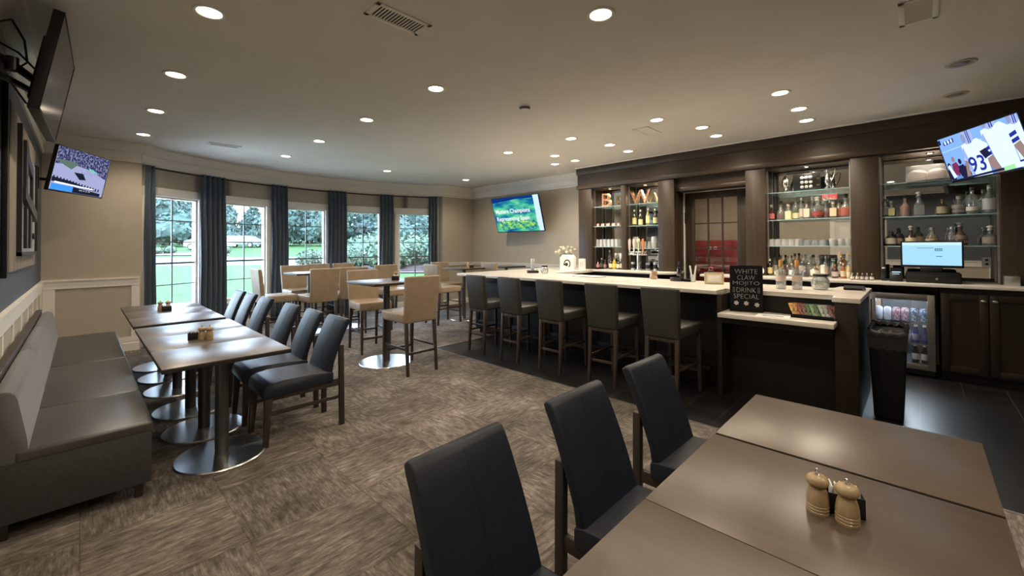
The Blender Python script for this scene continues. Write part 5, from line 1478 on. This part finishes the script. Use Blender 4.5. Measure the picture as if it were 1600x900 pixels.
for k, y in enumerate((.125, .042, -.042, -.125)):
    b = new(); tube(b, [(-.04, y, .315), (-.10, y, .31), (-.115, y, .265)], .009, 8); lathe(b, [(0, .345), (.012, .345), (.012, .37), (0, .37)], (-.085, y, -.045), 12)
    fz = obj('faucet', b, M_chrome, t)
    b = new()
    lathe(b, [(0, 0), (.009, 0), (.014, .04), (.020, .12), (.022, .19), (.016, .225), (0, .235)] if k != 2 else [(0, 0), (.009, 0), (.012, .12), (.012, .16), (.028, .185), (.030, .205), (.022, .228), (0, .235)], seg=14, M=Matrix.Translation((-.085, y, .325)) @ Matrix.Diagonal((.8, 1.15, 1, 1)))
    h_ = obj('tap_handle', b, mat('tap_paint_%d' % k if False else 'tap_paint', hc[k][0], .35), t); h_['label'] = hc[k][1]
def can_tin(label, x, y, z, r_, h, col, cat='tin'):
    t = thing('tin_can', label, cat, (x, y, z))
    b = new(); lathe(b, [(0, 0), (r_, 0), (r_, h), (r_ * .94, h + .003), (0, h + .003)], seg=20); obj('can_body', b, mat('tin', col, .3, .6), t)
    b = new(); lathe(b, [(r_ * 1.003, h * .25), (r_ * 1.012, h * .25), (r_ * 1.012, h * .75), (r_ * 1.003, h * .75)], seg=20); obj('band', b, M_black, t)
can_tin('pale tin left of the beer tower foot', 6.98, 3.64, ZC, .035, .14, (.62, .60, .56))
can_tin('pale tin close behind the beer tower foot', 7.06, 3.56, ZC, .035, .15, (.66, .64, .60))
can_tin('blue and orange tin right of the beer tower foot', 7.0, 3.37, ZC, .040, .13, (.35, .42, .52))
can_tin('silver tin at the right end of the beer tap counter, against the pilaster', 7.02, 3.24, ZC, .038, .14, (.50, .55, .60))

# cash register group
t = thing('point_of_sale_screen', 'lit cash register screen on the back counter', 'monitor')
t.matrix_world = frame_M((6.86, -.11, 1.375), R(180 - 3), R(-4))
b = new(); box(b, -.255, .255, -.155, .150, -.035, -.003, .008); box(b, -.06, .06, -.19, -.10, -.06, -.03, .004); obj('casing', b, M_black, t)
b = new(); box(b, -.238, .238, -.128, .135, -.003, .0005); sc_ = obj('screen', b, glow('till_screen', (.36, .66, .84), .29), t, 0)
b = new()
for a_ in ((-.255, -.238, -.155, .15), (.238, .255, -.155, .15), (-.255, .255, -.155, -.128), (-.255, .255, .135, .15)): box(b, *a_, -.003, .004, .0015)
obj('bezel', b, M_black, t)
P = Pic()
P.add([(-.238, .10), (-.238, .135), (.238, .135), (.238, .10)], glow('till_top', (.55, .80, .92), .29))
P.add([(-.115, .075), (-.115, .068), (.02, .068), (.02, .075)], glow('till_line', (.16, .32, .48), .29))
for i in range(4):
    for j in range(2): P.add([(.03 + i * .016, .035 + j * .018), (.043 + i * .016, .035 + j * .018), (.043 + i * .016, .05 + j * .018), (.03 + i * .016, .05 + j * .018)], glow('till_grey', (.10, .22, .30), .29) if (i, j) == (0, 0) else P.m[-1])
P.add([(.04, -.02), (.04, -.03), (.09, -.03), (.09, -.02)], P.m[-1])
P.done(sc_)
t = thing('cash_drawer', 'long black cash drawer and stand under the register screen', 'cash drawer', (6.88, -.12, ZC))
b = new(); box(b, -.14, .20, -.22, .22, 0, .115, .008); obj('drawer_case', b, M_matte, t)
b = new(); box(b, -.146, -.14, -.21, .21, .012, .10, .002); obj('drawer_front', b, M_black, t)
b = new(); box(b, -.05, .08, -.08, .10, .115, .175, .01); obj('stand', b, M_black, t)
b = new(); lathe(b, [(0, 0), (.012, 0), (.012, .006), (0, .006)], seg=14, M=Matrix.Translation((-.146, -.03, .05)) @ Matrix.Rotation(-PI / 2, 4, 'Y')); obj('lock', b, M_chrome, t)
t = thing('card_terminal', 'black card terminal with two lit stripes left of the cash drawer', 'card terminal', (6.86, .185, ZC))
b = new(); hexa(b, [(-.08, -.055, 0), (.08, -.055, 0), (.08, .055, 0), (-.08, .055, 0)], [(-.05, -.055, .10), (.08, -.055, .16), (.08, .055, .16), (-.05, .055, .10)], .006); obj('body', b, M_black, t)
b = new(); box(b, -.052, -.048, -.04, .035, .105, .116, M=Matrix.Rotation(0, 4, 'Y')); box(b, -.056, -.052, -.03, .03, .085, .091); obj('display', b, glow('terminal_lines', (.55, .75, .85), .29), t, 0)
t = thing('phone_handset', 'black cordless handset with a white tip standing left of the card terminal', 'phone', (6.86, .295, ZC))
b = new(); box(b, -.03, .03, -.025, .025, 0, .03, .006); box(b, -.014, .014, -.02, .02, .03, .165, .008); obj('handset', b, M_black, t)
b = new(); box(b, -.016, .0, -.016, .016, .145, .162, .003); obj('earpiece', b, M_paper, t)
t = thing('napkin_dispenser', 'silver box-shaped napkin dispenser at the right end of the back counter', 'napkin dispenser', (6.90, -.70, ZC))
b = new(); box(b, -.06, .06, -.055, .055, 0, .10, .006); obj('body', b, M_steel, t)
b = new(); lathe(b, [(0, 0), (.008, .002), (.008, .01), (0, .014)], (0, -.03, .10), 10); obj('button', b, M_chrome, t)
t = thing('outlet', 'white power outlet on the dark back panel right of the register', 'outlet', (7.33, -.565, 1.28))
b = new(); box(b, -.006, 0, -.035, .035, -.055, .055, .002); obj('cover_plate', b, M_white, t)
b = new(); box(b, -.008, -.006, -.012, .012, .012, .035); box(b, -.008, -.006, -.012, .012, -.035, -.012); obj('socket', b, M_black, t, 0)

# warm puck lights in the bays
t0 = None
for (y, lb) in ((4.15, 'small puck light in the top of the leftmost bay'), (3.44, 'small puck light in the top of the second bay'), (1.08, 'small puck light in the top of the bay right of the glazed door'), (-.12, 'small puck light in the top of the bay behind the football television'), (2.32, 'small puck light over the glazed door')):
    zz = 2.575 if y != 2.32 else 2.44; xx = 7.08 if y != 2.32 else 7.16
    if t0 is None:
        t = thing('puck_light', lb, 'light', (xx, y, zz), 0, 'puck lights in the back bar')
        b = new(); lathe(b, [(.026, -.001), (.034, -.012), (.038, 0)], seg=20); obj('ring', b, M_chrome, t)
        b = new(); lathe(b, [(0, -.005), (.028, -.005), (.028, -.002), (0, -.002)], seg=20); obj('lens', b, glow('puck_glow', (1, .84, .62), 7), t)
        ld = bpy.data.lights.new('puck', 'SPOT'); ld.energy = 12.0; ld.spot_size = R(140); ld.spot_blend = .6; ld.shadow_soft_size = .03; ld.color = (1, .83, .62)
        lo = bpy.data.objects.new('puck', ld); COL.objects.link(lo); lo.parent = t; lo.location = (0, 0, -.02)
        t0 = t
    else: dup(t0, None, (xx, y, zz), 0, lb, 'puck lights in the back bar')

# ------------------------------------------------------------------ things on the bar
t = thing('flower_vase', 'glass vase of cream white flowers at the far end of the bar', 'vase', (7.12, 5.22, ZB)); t.scale = (1.25, 1.25, 1.2)
b = new(); lathe(b, [(0, 0), (.04, 0), (.042, .01), (.036, .06), (.05, .16), (.048, .16), (.033, .06), (.036, .012), (0, .010)], seg=20); obj('vase_glass', b, M_clear, t)
random.seed(5)
heads = []
for k in range(15):
    a = k * 2.4; rr = .05 + .11 * math.sqrt((k + .5) / 15); z = .34 - .9 * max(0, rr - .06) + random.uniform(-.03, .05)
    heads.append((rr * math.cos(a) * .8, rr * math.sin(a) * 1.15, z))
b = new()
for h_ in heads: tube(b, [(h_[0] * .1, h_[1] * .1, .02), (h_[0] * .35, h_[1] * .35, .17), h_], .0022, 5)
obj('stem', b, mat('stem_green', (.16, .24, .08), .6), t)
b = new()
for h_ in heads[::2]:
    for q in range(2):
        a = q * 2.5 + h_[0] * 30; p = Vector((h_[0] * .6, h_[1] * .6, h_[2] * .72)); d_ = Vector((math.cos(a), math.sin(a), .4)) * .045; s_ = Vector((-math.sin(a), math.cos(a), 0)) * .014
        f = b.faces.new([b.verts.new(p), b.verts.new(p + d_ * .5 + s_), b.verts.new(p + d_), b.verts.new(p + d_ * .5 - s_)])
obj('leaf', b, mat('leaf_green', (.14, .22, .08), .6), t)
M_petal = mat('cream_petals', (.85, .80, .60), .7)
for h_ in heads:
    b = new()
    bmesh.ops.create_icosphere(b, subdivisions=2, radius=.024, matrix=Matrix.Translation(h_))
    for v in b.verts: v.co += (v.co - Vector(h_)) * .28 * math.sin(v.co.x * 400 + v.co.y * 310 + v.co.z * 270)
    obj('blossom', b, M_petal, t)
t = thing('carton', 'white gable carton with a round black emblem beside the flowers', 'box', (6.42, 4.66, ZB), R(18)); t.scale = (1.3, 1.3, 1.4)
b = new(); box(b, -.07, .07, -.10, .10, 0, .155, .002); hexa(b, [(-.07, -.10, .155), (.07, -.10, .155), (.07, .10, .155), (-.07, .10, .155)], [(-.01, -.085, .20), (.03, -.085, .20), (.03, .085, .20), (-.01, .085, .20)]); obj('box_body', b, M_paper, t, 0)
Mf = Matrix(((0, 0, -1, -.0705), (-1, 0, 0, 0), (0, 1, 0, 0), (0, 0, 0, 1)))
b = new()
o_, i_ = ell(.01, .085, .050, .055, 24, R(-60), R(210)), ell(.01, .085, .036, .040, 24, R(-60), R(210))
prism(b, o_ + i_[::-1], 0, .001, M=Mf); prism(b, ell(.0, .075, .022, .024, 16), 0, .0012, M=Mf); prism(b, [(-.045, .065), (-.045, .082), (.02, .082), (.02, .065)], 0, .0014, M=Mf)
obj('emblem', b, M_black, t, 0)
t = thing('carton', 'narrow white carton with faint red print to the right of the emblem carton', 'box', (6.50, 4.40, ZB), R(18)); t.scale = (1.2, 1.1, 1.4)
b = new(); box(b, -.05, .05, -.045, .045, 0, .150, .002); obj('box_body', b, M_paper, t, 0)
b = new(); box(b, -.0512, -.05, -.025, -.012, .04, .12); box(b, -.0512, -.05, .005, .020, .05, .11); obj('print', b, mat('faint_red', (.62, .40, .36), .6), t, 0)
def lime_jar(label, x, y, sc_=1.1):
    t = thing('lime_jar', label, 'jar', (x, y, ZB)); t.scale = (sc_, sc_, sc_)
    b = new(); lathe(b, [(0, 0), (.040, 0), (.052, .015), (.058, .045), (.054, .075), (.042, .092), (.042, .10), (.039, .10), (.039, .092), (.050, .074), (.054, .045), (.048, .016), (0, .008)], seg=24); obj('jar_glass', b, M_clear, t)
    b = new(); lathe(b, [(.036, .096), (.045, .098), (.046, .115), (.040, .117), (0, .117)], seg=24); obj('lid', b, M_black, t)
    random.seed(int(x * 100))
    for k in range(16):
        b = new(); a = k * 2.4; rr = .034 * math.sqrt((k % 8 + .6) / 8)
        bmesh.ops.create_icosphere(b, subdivisions=2, radius=.014, matrix=Matrix.Translation((rr * math.cos(a), rr * math.sin(a), .024 + .028 * (k // 8) + .006 * (k % 2))) @ Matrix.Rotation(k, 4, 'X') @ Matrix.Diagonal((1.1, .85, .7, 1)))
        obj('wrapped_mint', b, mat('mint_wrap', (.72, .76, .50), .29) if k == 0 else bpy.data.materials['mint_wrap'], t)
lime_jar('round glass jar with a dark lid at the far end of the bar', 5.36, 4.36)
lime_jar('round glass jar with a dark lid near the right end of the bar', 5.24, .70, 1.35)
t = thing('bar_caddy', 'low black bar caddy holding an upright straw glass at the far end of the bar', 'caddy', (5.36, 4.62, ZB), R(-45)); t.scale = (1.15, 1.15, 1.1)
b = new(); box(b, -.08, .08, -.10, .10, 0, .035, .006); obj('tray', b, M_black, t)
b = new(); cyl(b, 0, .02, .032, .035, .20, 20); obj('straw_glass', b, M_clear, t)
b = new()
for k in range(9):
    a = k * 2.4; tube(b, [(.018 * math.cos(a), .02 + .018 * math.sin(a), .04), (.024 * math.cos(a), .02 + .024 * math.sin(a), .215)], .0035, 6)
obj('straw', b, M_white, t)
t = thing('menu', 'open white menu sheet in a dark folder lying on the bar behind the stools', 'menu', (5.23, 3.42, ZB), R(4))
b = new(); box(b, -.11, .11, -.22, .22, 0, .006, .002); obj('folder', b, M_black, t)
b = new(); box(b, -.10, .10, -.21, -.005, .006, .0075); box(b, -.10, .10, .005, .21, .006, .0075); obj('sheet', b, M_paper, t, 0)
t = thing('place_mat', 'thin clear mat with faint writing lying on the bar behind the middle stools', 'mat', (4.95, 2.62, ZB), R(6))
b = new(); box(b, -.14, .14, -.20, .20, 0, .004, .001); obj('sheet', b, mat('off_white_mat', (.62, .60, .55), .3), t)
b = new(); box(b, -.05, -.035, -.08, .08, .004, .0045); box(b, .0, .012, -.10, .10, .004, .0045); obj('print', b, mat('grey_print', (.30, .29, .27), .6), t, 0)
t = thing('candle_glass', 'amber candle glass on the bar in front of the beer tap counter', 'candle', (5.40, 2.52, ZB))
b = new(); lathe(b, [(0, 0), (.045, 0), (.054, .02), (.044, .105), (.042, .105), (.051, .02), (0, .006)], seg=24); obj('glass_cup', b, pane_mat('amber_glass', (.85, .62, .42), .15, (.75, .60, .42), .29), t)
b = new(); cyl(b, 0, 0, .040, .007, .05, 20); obj('wax', b, mat('brown_wax', (.36, .24, .16), .6), t)
t = thing('bar_caddy', 'round black condiment tray on the bar beside the straws', 'caddy', (5.30, 2.17, ZB))
b = new(); lathe(b, [(0, 0), (.075, 0), (.078, .01), (.078, .045), (.072, .048), (.068, .02), (0, .018)], seg=28); obj('tray', b, M_black, t)
b = new(); lathe(b, [(0, 0), (.055, 0), (.058, .01), (.058, .03), (0, .032)], (.02, -.13, 0), 24); obj('lid', b, M_matte, t)
bottle('slim black bottle rising from the round condiment tray on the bar', 5.31, 2.14, ZB + .019, .235, .030, 'tall', ('liq', (.015, .012, .012)), None, (.02, .02, .02))
t = thing('straw_holder', 'glass of white straws fanned in a V, left of the gold framed card', 'straws', (5.29, 1.965, ZB))
b = new(); lathe(b, [(0, 0), (.028, 0), (.036, .09), (.034, .09), (.026, .006), (0, .006)], seg=20); obj('glass_cup', b, M_clear, t)
for s_ in (-1, 1):
    b = new()
    for k in range(6): tube(b, [((k % 3 - 1) * .007, s_ * .004 + (k // 3) * .006 * s_, .01), ((k % 3 - 1) * .008, s_ * (.032 + .008 * (k // 3)), .20)], .0035, 6)
    obj('straw', b, M_white, t)
t = thing('water_flask', 'dark flask with a red ring cap on the bar, left of the gold framed card', 'flask', (5.42, 1.80, ZB))
b = new(); lathe(b, [(0, 0), (.036, 0), (.036, .13), (.028, .145), (0, .145)], seg=20); obj('flask_body', b, mat('navy_flask', (.02, .02, .035), .4), t)
b = new(); tube(b, [(0, .022 * math.cos(a * PI / 6), .162 + .018 * math.sin(a * PI / 6)) for a in range(13)], .006, 8); obj('ring_cap', b, mat('red_cap', (.55, .10, .12), .4), t)
t = thing('framed_card', 'small gold framed card standing on the bar left of the chalkboard', 'frame', (5.16, 1.68, ZB), R(24)); t.scale = (1, 1.12, 1.0)
M_gold = mat('champagne_frame', (.55, .47, .30), .4, .4)
b = new(); box(b, -.02, .015, -.09, .09, 0, .135, .004); obj('holder', b, M_gold, t)
b = new(); box(b, -.0215, -.02, -.072, .072, .018, .118); obj('card_border', b, M_cream, t, 0)
b = new(); prism(b, [(-.055, .045), (-.045, .032), (.045, .032), (.055, .045), (.055, .09), (.045, .103), (-.045, .103), (-.055, .09)], 0, .001, M=Matrix(((0, 0, -1, -.0217), (-1, 0, 0, 0), (0, 1, 0, 0), (0, 0, 0, 1)))); obj('card', b, M_paper, t, 0)
for k, (x, y) in enumerate(((5.05, 1.0), (5.10, .87))):
    bottle(('left' if k == 0 else 'right') + ' of two identical clear spirit bottles with orange pourers on the bar', x, y, ZB + .001, .285, .044, 'round', CL, (.62, .50, .44), (.70, .40, .10), fill=((.50, .48, .44), .18), ls=(.28, .50), group='clear bottles on the bar')
    b = new(); lathe(b, [(.0152, .225), (.0175, .225), (.0185, .285), (.012, .296), (0, .297)], seg=14)
    o = obj('pourer_sleeve', b, mat('orange_sleeve', (.62, .34, .08), .5), None); o.parent = [q for q in COL.objects if q.name.startswith('bottle') and q.type == 'EMPTY'][-1] if False else None
    o.location = (x, y, ZB + .001); tag(o, 'orange paper sleeve on the neck of the %s clear spirit bottle' % ('left' if k == 0 else 'right'), 'bottle sleeve')
t = thing('bar_tray', 'black folded tray lying at the right end of the bar counter', 'tray', (5.52, .46, ZB), R(5))
b = new(); box(b, -.17, .17, -.085, .085, 0, .022, .008); obj('tray', b, M_matte, t)
b = new(); tube(b, [(-.17, -.06, .012), (-.24, -.075, .012)], .008, 8); obj('handle', b, M_chrome, t)
t = thing('plate', 'round white plate standing on the back counter behind the chalkboard', 'plate', (6.86, 1.62, ZC + .066))
b = new(); lathe(b, [(0, 0), (.04, 0), (.062, .008), (.064, .011), (.04, .005), (0, .005)], seg=32, M=Matrix.Rotation(-PI / 2 + .15, 4, 'Y')); obj('dish', b, M_white, t)
b = new(); box(b, .01, .03, -.03, .03, -.066, -.058); obj('stand', b, M_black, t)

# chalkboard on the low ledge
t = thing('chalkboard', 'black chalkboard with a hand-written drink special on the low ledge', 'sign', (4.61, 1.205, .8360))
t.rotation_euler = (0, R(5), R(14))
b = new(); box(b, -.008, .008, -.142, .142, 0, .455, .003); obj('board', b, M_matte, t)
M_chalk = mat('chalk', (.66, .65, .68), .9)
MB_ = Matrix(((0, 0, -1, -.0086), (-1, 0, 0, 0), (0, 1, 0, 0), (0, 0, 0, 1)))
lay = bmesh.new()
for s_, z, w_ in (('WHITE', .395, .195), ('CLAW', .335, .150), ('MOJITO', .275, .225), ('DRINK', .212, .165), ('SPECIAL', .150, .215)):
    tb = text_bm(s_, .062, None, .0, thin=.0016)
    xs = [v.co.x for v in tb.verts]; ww = max(xs) - min(xs); xc = (max(xs) + min(xs)) / 2; ys = [v.co.y for v in tb.verts]; yc = (max(ys) + min(ys)) / 2; hh = max(ys) - min(ys)
    for v in tb.verts: v.co.x = (v.co.x - xc) * w_ / ww; v.co.y = (v.co.y - yc) * .044 / hh + z
    merge(lay, tb)
bmesh.ops.transform(lay, matrix=MB_, verts=lay.verts[:])
obj('lettering', lay, M_chalk, t, 0)
b = new()
for xx, zz in ((-.085, .082), (0, .082), (.090, .072)):
    for q in range(6):
        a = q * PI / 3 + .3
        prism(b, ell(xx + .013 * math.cos(a), zz + .013 * math.sin(a), .0105, .006, 8, rot=a), 0, .0008, M=MB_)
obj('flower_drawing', b, M_chalk, t, 0)
b = new()
for xx in (-.112, -.101, .101, .112):
    for q in range(4): prism(b, ell(xx, .190 + q * .014, .0028, .0035, 6), 0, .0008, M=MB_)
obj('dot_drawing', b, M_chalk, t, 0)
t = thing('flyer', 'white flyer with an oval black emblem lying on the low ledge', 'paper', (4.49, .955, .8355), R(6))
b = new(); box(b, -.10, .10, -.13, .13, 0, .0015); obj('sheet', b, M_paper, t, 0)
b = new()
o_, i_ = ell(0, 0, .042, .085, 28), ell(0, 0, .036, .077, 28)
prism(b, [(-.006, .08), (.006, .08), (.006, -.08), (-.006, -.08)], .0015, .002)
for k in range(28):
    j = (k + 1) % 28; prism(b, [o_[k], o_[j], i_[j], i_[k]], .0015, .002)
obj('emblem', b, M_black, t, 0)
# snack bags in a black tray
t = thing('snack_tray', 'black tray holding a row of snack bags on the low ledge by the post', 'tray', (4.60, .672, .8355))
b = new(); box(b, -.06, .06, -.155, .155, 0, .008); box(b, -.06, -.055, -.155, .155, 0, .03); box(b, .055, .06, -.155, .155, 0, .07); obj('tray', b, M_matte, t)
cols = [('yellow', (.66, .42, .06)), ('orange and red', (.55, .22, .06)), ('dark red', (.26, .05, .035)), ('brown', (.20, .09, .05)), ('green', (.06, .18, .06)), ('pale green', (.26, .36, .20)), ('dark green', (.03, .12, .05)), ('green and white', (.42, .48, .38)), ('silver', (.34, .34, .33)), ('maroon', (.16, .04, .04))]
for k, (nm, c_) in enumerate(cols):
    y = .807 - k * .031
    pl = ['first', 'second', 'third', 'fourth', 'fifth', 'sixth', 'seventh', 'eighth', 'ninth', 'last'][k]
    t = thing('snack_bag', '%s snack bag, %s from the left in the tray on the low ledge' % (nm, pl), 'snack', (4.60, y - .012, .844), R(-36), 'snack bags on the low ledge')
    m2 = noisy('foil_' + nm.replace(' ', '_'), [(0.42, tuple(v * .6 for v in c_)), (0.5, tuple(min(1, v * 1.3 + .12) for v in c_)), (.58, tuple(v * .5 for v in c_))], ns=26, rough=.3, spec=.7)
    b = new(); b2 = bmesh.new(); bmesh.ops.create_grid(b2, x_segments=8, y_segments=8, size=.5); b2.free()
    tb = bmesh.new(); bmesh.ops.create_cube(tb, size=1.0); bmesh.ops.subdivide_edges(tb, edges=tb.edges[:], cuts=5, use_grid_fill=True)
    for v in tb.verts:
        u_, w_ = v.co.x * 2, v.co.z * 2
        th_ = 0.019 * max(0.06, (1 - u_ ** 4) * (1 - w_ ** 4))
        v.co = Vector((v.co.x * .105, v.co.y * 2 * th_ + .002 * math.sin(u_ * 5 + k) * w_, v.co.z * .105 + .055))
        v.co.y += (v.co.z - .05) * .55
    merge(b, tb); obj('bag', b, m2, t, 50)
    b = new(); box(b, -.045, .045, -.0015, .0015, .105, .115, M=Matrix.Translation((0, .034, 0))); obj('crimp', b, m2, t, 0)

# bin by the post
t = thing('waste_bin', 'tall slim black waste bin with a bag over its rim beside the bar post', 'bin', (5.06, .185, 0))
b = new(); hexa(b, [(-.24, -.085, 0), (.24, -.085, 0), (.24, .10, 0), (-.24, .10, 0)], [(-.28, -.115, .72), (.28, -.115, .72), (.28, .13, .72), (-.28, .13, .72)], .02, 3); obj('bin_body', b, M_matte, t)
b = new()
for k in range(40):
    a0_, a1_ = k / 40, (k + 1) / 40
def ringp(f, gx, gy):
    P_ = [(-gx, -gy), (gx, -gy), (gx, gy), (-gx, gy)]
    s_ = f * 4; i = int(s_) % 4; q = s_ - int(s_); A, B = P_[i], P_[(i + 1) % 4]
    return (A[0] + (B[0] - A[0]) * q, A[1] + (B[1] - A[1]) * q)
rows = []
for (g, z) in ((.0, .60), (.006, .66), (.012, .72), (.010, .755), (-.004, .765), (-.02, .74)):
    rows.append([b.verts.new((p[0], p[1] + .0075, z + .010 * math.sin(k * 1.9))) for k, p in enumerate([ringp(k / 48, .275 + g, .118 + g) for k in range(48)])])
for p, q in zip(rows, rows[1:]):
    for k in range(48): b.faces.new((p[k], p[(k + 1) % 48], q[(k + 1) % 48], q[k]))
obj('bin_bag', b, mat('black_plastic_bag', (.012, .012, .013), .25, spec=.7), t, 60)

# ------------------------------------------------------------------ mills, caddies
M_mill = noisy('pale_wood_mill', [(0.3, (.34, .245, .13)), (0.7, (.48, .36, .21))], scale=(10, 10, 1), ns=6, rough=.35, coat=.2)
def mill(label, loc, group='wooden salt and pepper mills'):
    t = thing('pepper_mill', label, 'mill', loc, 0, group)
    b = new(); lathe(b, [(0, 0), (.0265, 0), (.0272, .003), (.0272, .007), (.0252, .009), (.0272, .011), (.0272, .015), (.0252, .017), (.0270, .019), (.0270, .023), (.0250, .025), (.0266, .027), (.0262, .040), (.0235, .056), (.0200, .066), (.0185, .070), (0, .070)], seg=32); obj('mill_body', b, M_mill, t)
    b = new(); lathe(b, [(0, .0705), (.0200, .0705), (.0200, .0730), (.0180, .0738), (.0225, .076), (.0268, .081), (.0275, .087), (.0250, .095), (.0180, .101), (.0060, .104), (0, .104)], seg=32); obj('mill_head', b, M_mill, t)
    b = new(); lathe(b, [(0, .1045), (.0065, .1045), (.0035, .107), (.0060, .112), (.0050, .117), (0, .119)], seg=16); obj('knob', b, M_chrome, t)
    return t
def caddy(label, loc, rz):
    t = thing('condiment_caddy', label, 'caddy', loc, rz, 'small dark condiment caddies')
    b = new(); box(b, -.03, .03, -.045, .045, 0, .004); box(b, -.03, -.027, -.045, .045, 0, .055, .001); box(b, .027, .03, -.045, .045, 0, .055, .001); box(b, -.03, .03, -.045, -.042, 0, .055, .001); box(b, -.03, .03, .042, .045, 0, .055, .001); obj('box', b, M_black, t)
    b = new()
    for k in range(6): box(b, -.022, .022, -.036 + k * .012, -.033 + k * .012, .004, .066 + .004 * (k % 2))
    obj('sugar_packet', b, M_paper, t, 0)
    return t
ml = mill('wooden mill on the foreground table, the left one of the pair', (1.456, .208, .75))
dup(ml, None, (1.452, .143, .75), .6, 'wooden mill on the foreground table, the right one of the pair')
dup(ml, None, (.690, 4.135, .75), .2, 'wooden mill on the second banquette table, left of its twin')
dup(ml, None, (.735, 4.105, .75), .9, 'wooden mill on the second banquette table, right of its twin')
dup(ml, None, (.665, 6.45, .75), .2, 'small pale mill on the fifth banquette table, on the left')
dup(ml, None, (.735, 6.43, .75), .2, 'small pale mill on the fifth banquette table, on the right')
cd = caddy('dark caddy of packets behind the wooden mills on the foreground table', (1.512, .160, .75), .3)
dup(cd, None, (.655, 4.21, .75), 1.3, 'dark caddy behind the wooden mills on the second banquette table')
dup(cd, None, (.71, 6.33, .75), 1.57, 'black caddy on the fifth banquette table, in front of the pale mills')
dup(cd, None, (2.94, 4.94, 1.05), .8, 'black caddy on the nearest high table')
dup(ml, None, (2.99, 5.02, 1.05), .2, 'wooden mill behind the black caddy on the nearest high table')
dup(cd, None, (5.62, 6.50, 1.05), .8, 'black caddy on the high table near the rightmost window')
dup(ml, None, (5.55, 6.52, 1.05), .2, 'pale mill on the high table near the rightmost window')

# portals that guide daylight through the windows (they give no light of their own)
for a in WA:
    ld = bpy.data.lights.new('window_portal', 'AREA'); ld.shape = 'RECTANGLE'; ld.size = .80; ld.size_y = 1.85
    ld.cycles.is_portal = True
    lo = bpy.data.objects.new('window_portal', ld); COL.objects.link(lo)
    n_ = Vector((-math.sin(R(a)), -math.cos(R(a)), 0)); up = Vector((0, 0, 1)); rt = up.cross(-n_)
    x, y = arc(a, BR + .20)
    lo.matrix_world = Matrix(((rt.x, up.x, -n_.x, x), (rt.y, up.y, -n_.y, y), (rt.z, up.z, -n_.z, 1.42), (0, 0, 0, 1)))
